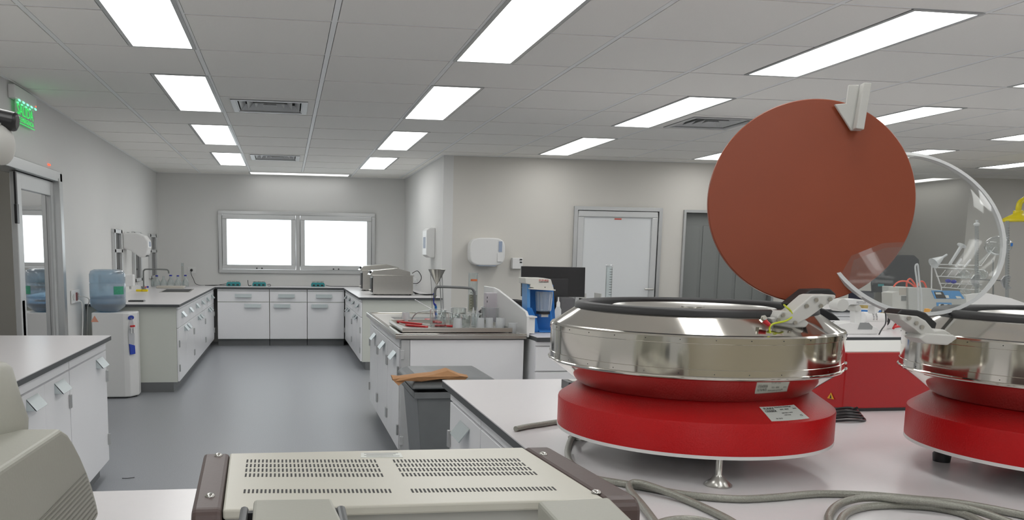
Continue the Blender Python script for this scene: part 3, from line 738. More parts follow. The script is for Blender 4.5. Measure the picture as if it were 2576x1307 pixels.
# ------------------------------------------------------------------ vented analyser on the front desk
Z1 = 1.06
TL, TR, FR, FL = atZ(580, 1133, Z1), atZ(1322, 1130, Z1), atZ(1520, 1252, Z1), atZ(560, 1283, Z1)
yb_, yf_ = (TL.y+TR.y)/2, (FR.y+FL.y)/2
t = thing('laboratory_analyser', 'low cream analyser with brown side panels and rows of vent slots in its top', 'analyser', (TL.x, yf_, B))
O = t.location
TL, TR, FR, FL = [Vector((p.x, y, Z1)) for p, y in ((TL, yb_), (TR, yb_), (FR, yf_), (FL, yf_))]
top = MB().prism([FL, FR, TR, TL], (0, 0, -.014)).build('top_cover', M_cream, t, bevel=.003, off=O)
MB().prism([FL+Vector((.002, .01, -.016)), FR+Vector((-.004, .01, -.016)), TR+Vector((-.004, -.004, -.016)), TL+Vector((.002, -.004, -.016))], (0, 0, -(Z1-B-.03)+.0)).build('chassis', mat('chassis_grey', (.50, .50, .47), .45, noise=.02), t, off=O)
OL, OLf = atZ(512, 1140, Z1), atZ(482, 1283, Z1)
def side(x0b, x1b, x0f, x1f, name):
    z0, z1 = B+.004, Z1+.001
    prof = lambda xa, xb: None
    mb = MB(); poly = []
    n_ = 6; R_ = .022; y0, y1 = yf_-.012, yb_+.012
    def rr(y0, y1, z0, z1, R_):
        out = []
        for (cy_, cz_, a0) in ((y1-R_, z1-R_, 0), (y0+R_, z1-R_, PI/2), (y0+R_, z0+R_, PI), (y1-R_, z0+R_, 1.5*PI)):
            for k in range(n_+1):
                a = a0+k*PI/2/n_; out.append((cy_+R_*math.cos(a), cz_+R_*math.sin(a)))
        return out
    pr_ = rr(y0, y1, z0, z1, R_)
    va = []; vb = []
    for (y, z) in pr_:
        f = (y-y0)/(y1-y0)
        va.append((x0f+(x0b-x0f)*f, y, z)); vb.append((x1f+(x1b-x1f)*f, y, z))
    n = len(pr_); mb.add(va+vb, [tuple(range(n-1, -1, -1)), tuple(range(n, 2*n))]+[(i, (i+1) % n, n+(i+1) % n, n+i) for i in range(n)])
    return mb.build(name, M_brown, t, bevel=.006, off=O)
s1 = side(OL.x, TL.x-.001, OLf.x, FL.x-.001, 'side_panel')
OR, ORf = atZ(1392, 1133, Z1), atZ(1640, 1252, Z1)
s2 = side(TR.x+.001, OR.x, FR.x+.001, FR.x+(OR.x-TR.x)+.004, 'side_panel')
for (px, py, s_o) in ((549, 1145, s1), (528, 1247, s1), (1367, 1142, s2), (1500, 1238, s2)):
    q = atZ(px, py, Z1+.001)
    sc_ = MB().lathe([(0, .0045), (.004, .0042), (.0068, .002), (.0072, 0)], q, 20).build('screw', M_steel2, s_o, off=O)
    MB().box(q.x-.0045, q.x+.0045, q.y-.0007, q.y+.0007, q.z+.0042, q.z+.0049).box(q.x-.0007, q.x+.0007, q.y-.0045, q.y+.0045, q.z+.0042, q.z+.0049).build('cross_slot', M_gap, sc_, off=O) if False else None
sl = MB()
def slots(xa, ya, xb, yb2, n, xc, yc):
    """row of n slots; (xa,ya)-(xb,yb2) row centre line pixels, (xc,yc) a pixel down the slot"""
    a, b2 = atZ(xa, ya, Z1), atZ(xb, yb2, Z1)
    for k in range(n):
        q = a.lerp(b2, k/(n-1))
        sl.box(q.x-.0014, q.x+.0014, q.y-.0095, q.y+.0095, Z1-.0005, Z1+.0004)
s = 1/2.342
def cp(x, y): return 460+x*s, 1100+y*s
for (x0, x1, y0, y1) in ((380, 1132, 138, 138), (377, 1145, 165, 165), (374, 1158, 192, 192), (371, 1173, 221, 221)):
    a, b2 = cp(x0, y0), cp(x1, y1); slots(*a, *b2, 34, 0, 0)
for (x0, x1, y0, y1) in ((1245, 1978, 138, 132), (1262, 2008, 163, 157), (1278, 2042, 190, 183), (1296, 2075, 219, 210)):
    a, b2 = cp(x0, y0), cp(x1, y1); slots(*a, *b2, 34, 0, 0)
a, b2 = cp(364, 316), cp(1220, 314); slots(*a, *b2, 36, 0, 0)
a, b2 = cp(1352, 313), cp(2186, 300); slots(*a, *b2, 36, 0, 0)
sl.build('vent_slots', M_gap, top, off=O)
q = [atZ(908, 1139, Z1), atZ(1008, 1139, Z1), atZ(1014, 1150, Z1), atZ(908, 1151, Z1)]
lb = MB().prism([p+Vector((0, 0, .0002)) for p in q], (0, 0, .0004)).build('label', M_label, top, off=O)
pr = MB()
for k in range(4):
    f = .15+k*.22; a = q[0].lerp(q[3], f); b2 = q[1].lerp(q[2], f)
    a2 = a.lerp(b2, .08+.05*(k % 2)); b3 = a.lerp(b2, .93-.07*(k % 3))
    pr.box(a2.x, b3.x, a2.y-.0012, a2.y+.0012, Z1+.0006, Z1+.0008)
pr.build('label_print', mat('ink_grey', (.25, .25, .25), .6, noise=.01), lb, off=O)
zz = Z1-.035
MB().cyl((atY(1026, 1299, yf_).x, yf_+.004, zz), (atY(1026, 1299, yf_).x, yf_+.010, zz), .004, n=14).build('front_screw', M_brown, t, off=O)
# grey boxes at the near edge, before the analyser
def edgebox(name, label, cat, quad, Z, z0, m):
    """quad: pixel corners of the top (far left, far right, near right, near left) on height Z"""
    P_ = [atZ(x, y, Z) for x, y in quad]
    t = thing(name, label, cat, (P_[0].x, P_[0].y, B))
    MB().prism(P_, (0, 0, -(Z-z0))).build('housing', m, t, bevel=.004, off=t.location)
    return t, P_
t, P_ = edgebox('printer_unit', 'small grey hinged box before the analyser with dark side clips', 'box', [(638, 1255), (834, 1252), (872, 1330), (632, 1330)], 1.10, B+.001, M_creamgrey)
for sgn_, (xa, ya, xb, yb3) in ((-1, (605, 1271, 626, 1268)), (1, (846, 1269, 868, 1266))):
    q0, q1 = atZ(xa, ya, 1.095), atZ(xb, yb3, 1.095)
    MB().box(q0.x, q1.x, q0.y-.10, q0.y, 1.0, 1.095).build('side_clip', M_gap if False else mat('dark_grey_plastic', (.10, .105, .11), .4, noise=.04), t, bevel=.004, off=t.location)
MB().box(atZ(628, 1262, 1.09).x, atZ(846, 1262, 1.09).x, P_[0].y-.03, P_[0].y-.02, 1.03, 1.092).build('hinge_pin', M_black, t, off=t.location)
t, P_ = edgebox('instrument_cover', 'plain grey-green box corner before the analyser by the hose', 'box', [(1352, 1259), (1532, 1249), (1690, 1400), (1500, 1420)], 1.09, B+.001, M_creamgrey)

# ------------------------------------------------------------------ grey instrument at the left edge
Zb = 1.16
pa, pb_ = atZ(0, 1181, Zb), atZ(155, 1079, Zb)
dr = (pb_-pa); dr.z = 0; dr.normalize(); nl = Vector((-dr.y, dr.x, 0))
t = thing('laboratory_instrument', 'grey-green bench instrument with ribbed vents and rounded head at the left end of the front desk', 'instrument', (pa.x, pa.y, B))
O = t.location
L0 = (pb_-pa).length
def sp(px, py):
    r = ray(px, py); nn_ = nl; t_ = (pa-CAMPOS).dot(nn_)/r.dot(nn_); return CAMPOS+r*t_
outl = [pa-dr*.25, pb_]+[sp(x, y) for x, y in ((172, 1090), (186, 1112), (203, 1145), (220, 1185), (233, 1222), (244, 1262), (250, 1292), (246, 1302))]
low = sp(225, 1345); outl += [low, Vector((low.x-dr.x*.05, low.y-dr.y*.05, B+.004)), Vector((pa.x-dr.x*.25, pa.y-dr.y*.25, B+.004))]
body = MB().prism(outl, nl*.30).build('base_housing', M_creamgrey, t, bevel=.006, seg=3, off=O)
rib = MB()
for k in range(11):
    q0 = sp(100+k*12.4, 1307+k*1.2); q1 = sp(214+k*2.9, 1190+k*10)
    d_ = (q1-q0); q0 = q0-d_*.2
    rib.tube([q0-nl*.0004, q1-nl*.0004], .0012, 6)
rib.build('vent_ribs', mat('rib_dark_grey', (.22, .22, .19), .5, noise=.03), body, off=O)  # ribs in a darker grey than the housing
q = sp(20, 1005)+nl*.10
q = atY(8, 1000, pb_.y-.02)
ax_ = atY(-75, 1000, q.y+.04); zt_ = atY(-75, 918, q.y+.04).z; zw_ = atY(-75, 1060, q.y+.04).z; zl_ = atY(-75, 1100, q.y+.04).z; kk_ = (ax_-CAMPOS).dot(FWD)/F
MB().lathe([(0, zl_-.01), (118*kk_, zl_-.008), (130*kk_, zl_+.006), (132*kk_, zw_), (116*kk_, zw_+60*kk_), (100*kk_, zt_-12*kk_), (88*kk_, zt_), (0, zt_+.002)], (ax_.x, ax_.y, 0), 64).build('turret', M_creamgrey, t, off=O)
MB().box(atY(-330, 600, q.y).x, atY(-140, 600, q.y).x, q.y-.02, q.y+.16, 1.15, 1.62).build('column', M_creamgrey, t, bevel=.03, seg=4, off=O)
hq = atY(-22, 382, q.y+.02)
MB().cyl((hq.x-.09, hq.y+.0, hq.z+.02), (hq.x+.015, hq.y, hq.z+.012), .026, .026, 32).ball((hq.x+.012, hq.y, hq.z+.010), .0262, (.62, 1, 1), 28).build('head', M_grey2, t, off=O)
kq = atY(-18, 306, q.y+.02)
MB().cyl((kq.x-.05, kq.y, kq.z+.014), (kq.x+.030, kq.y, kq.z), .0145, .012, 28).build('knob', M_black, t, bevel=.004, off=O)
MB().cyl((kq.x-.12, kq.y, kq.z+.016), (kq.x-.05, kq.y, kq.z+.014), .018, .018, 24).build('knob_collar', M_grey2, t, off=O)
q = atZ(1430, 984, B)
t = thing('instrument_box', 'small black metal box whose corner peeks out left behind the first centrifuge', 'box', tuple(q))
hq_ = atY(1430, 962, q.y).z-B
MB().prism([(0, 0, .001), (.13, -.02, .001), (.14, .08, .001), (.0, .09, .001)], (0, 0, hq_)).build('housing', M_black, t, bevel=.002)
MB().box(.02, .12, .015, .07, hq_+.001, hq_+.004).build('top_plate', M_grey2, t)
# ------------------------------------------------------------------ helpers for small things
def base_at(px, py, z=B):
    q = atZ(px, py, z)
    ymax = 13.25 if 500 < px < 900 else 7.25 if 990 < px < 1300 and py < 800 else None
    if ymax and q.y > ymax: q = Vector((atY(px, py, ymax).x, ymax, z))
    return q
def mpp(p): return (p-CAMPOS).dot(FWD)/F
def lathe_thing(name, label, cat, p, prof, m, group=None, part=None, n=32):
    """one-mesh or single part vessel standing at p"""
    o = MB().lathe(prof, n=n).build(name, m, loc=tuple(p)); return tag(o, label, cat, group)
def beaker(label, p, r, h, group='glass beakers on the steel tray', m=None):
    t = thing('beaker', label, 'beaker', tuple(p), 0, group)
    th = max(.002, r*.05)
    MB().lathe([(0, .002), (r*.92, .002), (r, .01), (r, h*.97), (r*1.08, h), (r*1.08, h), (r-th, h*.97), (r-th, .012), (0, .006)], n=32).build('glass_wall', m or M_glass, t)
    MB().lathe([(r*1.0, h*.985), (r*1.09, h), (r*1.0, h*1.01), (r*.95, h), (r, h*.985)], n=32).build('rim', M_rim, t)
    return t
M_rim = glassmat('glass_rim', (.75, .78, .78), 2.0, .1, white=.45)
def wall_thing(o): return o

# ------------------------------------------------------------------ left wall things
p = atX(187, 745, XL)
t = thing('wall_socket', 'white wall socket plate with red switch beside the sliding door', 'socket', (XL+.004, p.y, p.z))
MB().box(0, .010, -.15, .15, -.06, .06).build('cover_plate', M_white, t, bevel=.003)
MB().box(.010, .016, .0, .05, -.04, .035).build('rocker_switch', mat('dark_red_switch', (.18, .02, .02), .4), t)
for k in (-.09, .095): MB().lathe([(.028, 0), (.03, .004), (.026, .004), (.024, .001), (.0, .001)], (.010, k, 0), 24, (1, 0, 0)).build('socket_outlet', M_grey2, t)
dzt = atY(290, 786, 8.33).z
DX0, DX1, DY0, DY1 = atY(233, 900, 8.33).x, atY(318, 900, 8.33).x, 8.33, 8.60
DXf = atY(344, 900, 8.37).x
t = thing('water_dispenser', 'white floor standing water dispenser with red taps by the left bench', 'water dispenser', ((DX0+DX1)/2, 8.46, 0))
O = t.location
body = [(DX0, DY0), (DX1-.02, DY0), (DX1+.03, DY0+.015), (DXf-.03, DY0+.07), (DXf, DY0+.13), (DXf-.005, DY1), (DX0, DY1)]
MB().prism([(x, y, .012) for x, y in body], (0, 0, dzt-.012)).build('housing', M_white, t, bevel=.012, seg=3, off=O)
MB().prism([(x, y, 0) for x, y in [(DX0+.02, DY0+.015), (DX1-.02, DY0+.015), (DXf-.02, DY0+.12), (DXf-.02, DY1-.02), (DX0+.02, DY1-.02)]], (0, 0, .012)).build('base', M_black, t, off=O)
# recess with taps on the slanted corner facing the aisle
c0, c1_ = Vector((DXf-.03, DY0+.07, 0)), Vector((DXf, DY0+.13, 0))
c0 = Vector((DX1+.03, DY0+.015, 0)); c1_ = Vector((DXf-.03, DY0+.07, 0))
dd = (c1_-c0).normalized(); nn = Vector((dd.y, -dd.x, 0)); mid = (c0+c1_)/2
def fq(u, z, d=0): q = mid+dd*u+nn*d; return Vector((q.x, q.y, z))
rec = [fq(.045*math.cos(a), .60+.17*math.sin(a), .001) for a in [2*PI*k/28 for k in range(28)]]
MB().prism(rec, nn*.002).build('tap_recess', mat('recess_grey', (.50, .51, .53), .4, noise=.02), t, off=O)
MB().prism([fq(-.035, .42, .003), fq(.035, .42, .003), fq(.03, .50, .003), fq(-.045, .52, .003)], nn*.012).build('drip_tray', M_bluecap if False else mat('drip_blue', (.02, .06, .45), .3, noise=.02), t, off=O)
for u in (-.02, .015):
    MB().cyl(fq(u, .67, .004), fq(u, .67, .022), .012, n=14).cyl(fq(u, .665, .018), fq(u, .62, .018), .007, n=10).build('tap', M_white, t, off=O)
    MB().cyl(fq(u, .68, .02), fq(u, .695, .02), .012, n=14).build('tap_button', M_redp, t, off=O)
MB().prism([fq(.045*math.cos(a), dzt-.05+.022*math.sin(a), .001) for a in [2*PI*k/20 for k in range(20)]], nn*.002).build('badge', mat('badge_blue', (.02, .05, .35), .3), t, off=O)
a = atY(238, 800, DY0-.001)
MB().prism([Vector((a.x-.035, DY0-.0005, a.z-.035)), Vector((a.x+.035, DY0-.0005, a.z-.035)), Vector((a.x, DY0-.0005, a.z+.025))], (0, -.001, 0)).build('warning_sticker', mat('sticker_orange', (.75, .35, .25), .5), t, off=O)
bx, by = atY(272, 780, 8.45).x, 8.46
rb_ = 44*mpp(Vector((bx, by, 1)))
zt = atY(272, 677, by).z; z0 = dzt+.002; H_ = zt-z0
t = thing('water_bottle', 'large blue plastic water bottle upside down on the dispenser', 'water bottle', (bx, by, z0))
MB().lathe([(0, 0), (rb_*.45, 0), (rb_*.6, .008), (rb_*.93, .05), (rb_*.98, .09), (rb_*.98, H_*.30), (rb_*.955, H_*.32), (rb_*.98, H_*.34), (rb_*.98, H_*.66), (rb_*.955, H_*.68), (rb_*.98, H_*.70), (rb_*.98, H_*.88), (rb_*.9, H_*.965), (rb_*.7, H_), (0, H_)], n=56).build('bottle', M_bottle, t)
MB().lathe([(0, .01), (rb_*.42, .01), (rb_*.88, .055), (rb_*.93, .09), (rb_*.93, H_*.36), (0, H_*.36)], n=40).build('water', M_water, t)
MB().lathe([(rb_*.995, H_*.42), (rb_*.998, H_*.43), (rb_*.998, H_*.60), (rb_*.995, H_*.61), (rb_*.99, H_*.6), (rb_*.99, H_*.43), (rb_*.995, H_*.42)], n=12, a0=-1.05, a1=-.35).build('bottle_label', mat('green_label', (.05, .33, .20), .5, noise=.3, nscale=60), t)
t = thing('power_cable', 'white and grey cables from the wall socket down behind the water dispenser', 'cable', (XL+.03, 8.2, 0.9))
MB().tube([(XL+.03, 8.20, .93), (XL+.06, 8.24, .91), (XL+.05, 8.30, .75), (XL+.03, 8.29, .4), (XL+.03, 8.29, .02)], .006, 8, 8).build('white_cord', M_white, t, off=t.location)
MB().tube([(XL+.03, 8.27, .97), (XL+.07, 8.31, .965), (XL+.10, 8.36, .93), (XL+.06, 8.45, .80), (XL+.04, 8.48, .3)], .004, 8, 8).build('grey_cord', M_grey2, t, off=t.location)
# hand dryer
hx0 = XL; hy = 10.7
a, b_ = atY(313, 585, hy), atY(374, 648, hy)
t = thing('hand_dryer', 'white rounded dispenser on the left wall above the bench', 'dispenser', (XL, hy, a.z))
xr = b_.x-XL
HZ = (a.z-b_.z)/.275
prof = [(0, 0), (xr*.55, .005), (xr*.85, -.03), (xr, -.09), (xr, -.16), (xr*.93, -.24), (xr*.78, -.275), (xr*.62, -.265), (xr*.30, -.20), (0, -.17)]
MB().prism([(x, 0, z*HZ) for x, z in prof], (0, .26, 0)).build('housing', M_white, t, bevel=.018, seg=3)
MB().box(xr*.74, xr*.90, .05, .21, -.278, -.262).build('outlet', M_gap, t)
MB().box(.03, .06, .1, .16, .0, .012).build('key_latch', M_alu, t)
MB().box(xr*.985, xr*1.004, .06, .2, -.16, -.10).build('viewing_window', mat('window_blue_grey', (.35, .42, .55), .1), t)
t = thing('soap_dispenser', 'small white soap dispenser on the left wall behind the water bottle', 'dispenser', (XL, 9.3, 1.0))
p0 = atY(318, 690, 9.3); p1 = atY(336, 720, 9.3)
MB().box(0.0, p1.x-XL, 0, .10, p1.z-1.0, p0.z-1.0).build('housing', M_white, t, bevel=.01)
MB().cyl((p1.x-XL-.04, .05, p1.z-1.0-.03), (p1.x-XL-.04, .05, p1.z-1.0), .012, n=12).build('nozzle', M_grey2, t)
# left bench: faucet, sink, bottles
p = base_at(362, 727); k = mpp(p)
t = thing('faucet', 'grey gooseneck laboratory faucet at the left bench sink', 'faucet', tuple(p))
MB().tube([(0, 0, 0), (0, 0, 42*k), (2*k, 0, 47*k), (8*k, 0, 50*k), (50*k, 0, 50*k), (60*k, 0, 48*k), (62*k, 0, 40*k)], 1.9*k, 10, 5).build('spout', M_door, t)
MB().lathe([(0, 0), (5*k, 0), (5*k, 2*k), (2.6*k, 4*k), (2.4*k, 10*k), (0, 10*k)], n=20).build('flange', M_door, t)
for s_ in (-1, 1): MB().tube([(0, 0, 5*k), (s_*7*k, -2*k, 6*k)], 1.2*k, 8).build('tap_handle', M_black if s_ < 0 else M_redp, t)
# sink basin outline set in the worktop
s0, s1 = base_at(400, 735), base_at(478, 735); s2 = base_at(488, 727); s3 = base_at(416, 727)
t = thing('sink', 'shallow steel sink set in the left bench worktop', 'sink', tuple(s0))
MB().prism([s0, s1, s2, s3], (0, 0, .003)).build('rim', M_steel2, t, off=s0)
cc_ = (s0+s1+s2+s3)/4
MB().prism([cc_+(q-cc_)*.88+Vector((0, 0, .0031)) for q in (s0, s1, s2, s3)], (0, 0, .0006)).build('basin', M_gap, t, off=s0)
p = base_at(372, 727)
a, b_ = base_at(384, 727), base_at(468, 723)
tag(MB().box(0, b_.x-a.x, 0, .25, 0, .03).build('tray', mat('beige_tray', (.55, .52, .46), .5, noise=.02), loc=(a.x, a.y+.3, B+.001), bevel=.006), 'beige drying tray with rim behind the left bench sink', 'tray')
def flask_prof(k, h, w_, neck=.35, nh=.25):
    return [(0, 0), (w_*.9, 0), (w_, h*.06), (w_, h*.30), (w_*.8, h*.52), (w_*neck, h*(1-nh)), (w_*neck, h), (w_*neck*.8, h), (w_*neck*.8, h*(1-nh)), (w_*.72, h*.5), (w_*.93, h*.28), (w_*.93, h*.08), (0, h*.03)]
bot = [(379, 36, 7.5, 'tall conical glass bottle with blue cap next to the faucet', 1), (395, 27, 8, 'round glass bottle second from the faucet', 1), (412, 26, 8, 'glass bottle without cap in the middle of the sink row', 0), (430, 28, 8.5, 'glass bottle with blue cap right of the sink row middle', 1), (448, 27, 7.5, 'glass bottle with blue cap, second from the window end', 1), (467, 28, 7.5, 'glass bottle with blue cap nearest the window end', 1)]
for (x, h, w_, lb, cap) in bot:
    p = base_at(x, 720.3); p.z = B+.031 if x < 470 else B; k = mpp(p)
    t = thing('glass_bottle', lb, 'bottle', (p.x, p.y-.0, B+.001), 0, 'glass bottles drying behind the left bench sink')
    MB().lathe(flask_prof(k, h*k, w_*k*1.12), n=28).build('body', M_glass, t)
    if cap: MB().lathe([(0, h*k*.93), (w_*k*.42, h*k*.93), (w_*k*.42, h*k*1.04), (0, h*k*1.05)], n=20).build('cap', M_bluecap, t)
for n, x in enumerate((376, 404, 426, 438, 467)):
    p = base_at(x, 721.5); k = mpp(p)
    tag(MB().lathe([(0, 0), (5*k, 0), (5*k, 3.5*k), (4.5*k, 4*k), (0, 4*k)], n=20).build('bottle_cap', M_bluecap, loc=(p.x, p.y-.25, B+.001)), 'loose blue bottle cap lying before the drying bottles, %s from the faucet' % ['first', 'second', 'third', 'fourth', 'fifth'][n], 'bottle cap', 'loose blue caps by the left bench sink')
p = base_at(456, 719); k = mpp(p)
t = thing('measuring_cylinder', 'slim glass measuring cylinder standing behind the drying bottles', 'measuring cylinder', (p.x, p.y+.2, B+.001))
MB().lathe([(0, 0), (6*k, 0), (6*k, 2*k), (3.4*k, 3*k), (3.4*k, 55*k), (4*k, 57*k), (3*k, 57*k), (3*k, 4*k), (0, 4*k)], n=24).build('body', M_glass, t)
mk = MB()
for q in range(12): mk.lathe([(3.45*k, (12+q*3.2)*k), (3.5*k, (12.2+q*3.2)*k), (3.45*k, (12.5+q*3.2)*k)], n=8, a0=-2.2, a1=-1)
mk.build('graduations', mat('scale_ochre', (.45, .22, .08), .6), t)
p = base_at(356, 733); k = mpp(p)
tag(MB().box(-13*k, 0, 0, .07, 0, 5*k).build('sponge', mat('yellow_sponge', (.8, .62, .02), .9, noise=.1, bump=.5), loc=(p.x-.002, p.y, B+.001), bevel=.003), 'yellow sponge left of its pair beside the left bench sink', 'sponge')
tag(MB().box(.0, 13*k, 0, .07, 0, 5*k).build('sponge', MATS['yellow_sponge'], loc=(p.x+.004, p.y+.01, B+.001), bevel=.003), 'yellow sponge right of its pair beside the left bench sink', 'sponge')
p = base_at(352, 722); k = mpp(p)
t = thing('soap_bottle', 'clear soap bottle with green neck beside the faucet', 'bottle', (p.x, p.y, B+.001))
MB().lathe([(0, 0), (6*k, 0), (6*k, 14*k), (3*k, 19*k), (0, 19*k)], n=20).build('body', M_plastw, t)
MB().tube([(0, 0, 19*k), (0, 0, 24*k), (-6*k, 0, 25*k)], 1.2*k, 8).build('pump', M_white, t)
a, b_ = base_at(322, 758.5), base_at(363, 758)
tag(MB().box(0, b_.x-a.x, 0, .12, 0, .012).build('tray', M_black, loc=(a.x, a.y, B+.001), bevel=.004), 'flat black tray lying at the near end of the left bench', 'tray')
# window wall: socket and cable
p = atY(482, 679, YB)
t = thing('wall_socket', 'white wall socket with black plug left of the windows', 'socket', (p.x, YB-.008, p.z))
MB().box(-.06, .06, 0, .007, -.05, .05).build('cover_plate', M_white, t, bevel=.002)
MB().lathe([(0, 0), (.022, 0), (.018, .04), (0, .04)], (0, 0, 0), 16, (0, -1, 0)).build('plug', M_black, t)
MB().tube([(0, -.04, 0), (.0, -.05, -.06), (.03, -.05, -.13), (.10, -.08, p.z and -(p.z-B)+.006), (.4, -.10, -(p.z-B)+.006), (.62, -.15, -(p.z-B)+.006)], .004, 6, 8).build('cord', M_black, t)
# three teal multi burners
def teal(label, px, py, wpx):
    p = base_at(px, py); k = mpp(p)
    t = thing('magnetic_stirrer', label, 'stirrer', (p.x, p.y, B+.001), 0, 'small teal laboratory devices under the windows')
    w_ = wpx*k/2
    MB().prism([(-w_, 0, .0), (w_, 0, 0), (w_*1.03, 0, 5*k), (w_*.9, 0, 10*k), (-w_*.9, 0, 10*k), (-w_*1.03, 0, 5*k)], (0, .12, 0)).build('housing', M_teal, t, bevel=.006)
    for q in (-.62, 0, .62):
        MB().box(w_*q-3*k, w_*q+3*k, -.002, .0, 1.5*k, 5*k).build('control_panel', M_ink, t)
        MB().cyl((w_*q, .03, 10*k), (w_*q, .03, 12*k), 3*k, n=14).tube([(w_*q-5*k, .03, 13*k), (w_*q+5*k, .03, 13.5*k)], .8*k, 6).build('valve', M_steel2, t)
    for q in (-.8, .8): MB().cyl((w_*q, .05, -.0), (w_*q, .05, .004), .01, n=10).build('foot', M_black, t)
    return t
t = teal('teal device with metal valves under the left window pane, left one', 587, 714, 34)
MB().tube([(-.11, .05, .03), (-.18, .05, .02), (-.28, .02, .006), (-.42, .02, .006)], .004, 6, 8).build('cord', M_black, t)
t = teal('teal device with a black cable end under the middle of the windows', 652, 716, 33)
MB().tube([(.12, .05, .02), (.16, .02, .03), (.17, -.02, .006), (.13, -.03, .006)], .004, 6, 8).tube([(-.12, .05, .01), (-.16, .03, .01), (-.17, .0, .09)], .005, 6, 8).build('cord', M_black, t)
t = teal('teal device under the right window pane, its cable running right', 800, 718, 33)
MB().tube([(.12, .05, .02), (.2, .03, .006), (.4, .03, .006), (.66, .0, .006)], .004, 6, 8).build('cord', M_black, t)
# two steel water baths
def bath(label, x0, x1, y0, yl, cord):
    """x0,x1 px of the side wall; y0 px base; yl px rim"""
    a = base_at(x0, y0); b_ = base_at(x1, y0); k = mpp(a); w_ = (x1-x0)*k; h = (y0-yl)*k
    t = thing('water_bath', label, 'water bath', (a.x, a.y, B+.001), 0, 'stainless steel water baths with hinged hoods')
    MB().box(0, w_, 0, .33, .012, h).build('tank', M_steel2, t, bevel=.004)
    MB().box(-.012, w_+.012, -.012, .342, h-.004, h+.006).build('rim', M_steel2, t, bevel=.002)
    MB().prism([(-.04, -.006, h+.006), (w_*.93, -.006, h+.006), (w_*.92, -.006, h+.05), (w_*.60, -.006, h+.095), (.01, -.006, h+.065)], (0, .34, 0)).build('hood', M_steel2, t, bevel=.004)
    MB().box(-.035, -.01, .08, .26, h+.03, h+.055).build('hood_handle', M_black, t, bevel=.003)
    MB().box(-.010, .002, .05, .28, .03, h-.03).build('control_panel', M_black, t, bevel=.003)
    MB().cyl((-.01, .12, .06), (-.04, .12, .06), .016, n=16).build('drain_tap', M_steel2, t)
    for q in (.03, w_-.03):
        for r_ in (.03, .30): MB().cyl((q, r_, 0), (q, r_, .012), .014, n=12).build('foot', M_black, t)
    if cord:
        MB().tube([(w_, .1, h+.03), (w_+.07, .1, h+.06), (w_+.12, .1, h-.02), (w_+.08, .1, h-.09), (w_+.0, .15, h-.1)], .005, 6, 8).build('cord', M_black, t)
        MB().tube([(w_, .2, .05), (w_+.1, .1, .012), (w_+.22, .05, .006), (w_+.30, .12, .012), (w_+.2, .2, .006), (w_+.06, .25, .006)], .005, 6, 8).tube([(w_, .1, .03), (w_+.15, .0, .006), (w_+.3, .12, .006)], .005, 6, 8).build('floor_cord', M_black, t)
    return t
bath('stainless steel water bath with sloping hood, front one of two', 938, 1040, 742, 693, True)
bath('stainless steel water bath partly hidden behind the front one', 912, 1012, 731, 681, False)
p = atX(1046, 700, XR)
tag(MB().box(-.008, 0, -.12, .12, -.05, .05).box(-.014, -.008, -.07, -.02, -.02, .02).box(-.014, -.008, .02, .07, -.02, .02).build('wall_socket', M_white, loc=(XR, p.y, p.z-.05), bevel=.002), 'double wall socket on the alcove wall behind the water baths', 'socket')
# white dispenser on the alcove wall
a, b_ = atX(1112, 568, XR), atX(1112, 648, XR)
yy = 10.75
z1_, z0_ = atY(1095, 572, yy).z, atY(1095, 648, yy).z
xl_ = atY(1073, 600, yy).x
t = thing('towel_dispenser', 'white paper towel dispenser on the side wall beside the alcove corner', 'dispenser', (XR, yy, z0_))
MB().prism([(0, 0, 0), (0, 0, z1_-z0_), (xl_-XR+.04, 0, z1_-z0_), (xl_-XR, 0, z1_-z0_-.03), (xl_-XR+.0, 0, .03), (xl_-XR+.05, 0, 0)], (0, .32, 0)).build('housing', M_white, t, bevel=.012, seg=3)
MB().box(xl_-XR-.004, xl_-XR+.002, .08, .24, .12, .26).build('viewing_window', mat('window_blue_grey', (.35, .42, .55), .1), t)
# towel dispenser and soap box on the facing wall
a, b_ = atY(1180, 597, YR-.1), atY(1266, 668, YR-.1)
t = thing('towel_dispenser', 'big white rounded towel roll dispenser on the facing wall left of the glazed door', 'dispenser', ((a.x+b_.x)/2, YR, (a.z+b_.z)/2))
hx_, hz_ = (b_.x-a.x)/2, (a.z-b_.z)/2
out = []
for k in range(32):
    an = 2*PI*k/32; c_, s_ = math.cos(an), math.sin(an)
    out.append((hx_*(abs(c_)**.55)*(1 if c_ > 0 else -1), -.18, hz_*(abs(s_)**.55)*(1 if s_ > 0 else -1)))
MB().prism(out, (0, .178, 0)).build('housing', M_white, t, bevel=.015, seg=3)
MB().box(hx_*.62, hx_*.80, -.19, -.18, .0, hz_*.75).build('viewing_window', MATS['window_blue_grey'], t)
MB().box(hx_*.55, hx_*.86, -.195, -.18, -hz_*.7, -hz_*.1).build('paper_sheet', M_white, t)
MB().box(-hx_*.5, hx_*.5, -.17, -.05, -hz_-.006, -hz_+.01).build('outlet', MATS['window_blue_grey'], t)
a, b_ = atY(1288, 648, YR-.05), atY(1313, 676, YR-.05)
t = thing('soap_dispenser', 'small white soap box on the facing wall above the black monitor', 'dispenser', (a.x, YR, b_.z))
MB().box(0, b_.x-a.x, -.08, 0, 0, a.z-b_.z).build('housing', M_white, t, bevel=.006)
for z in (.6, .85): MB().box((b_.x-a.x)*.7, (b_.x-a.x)*.92, -.084, -.08, (a.z-b_.z)*z-.008, (a.z-b_.z)*z+.008).build('indicator', M_ink, t)

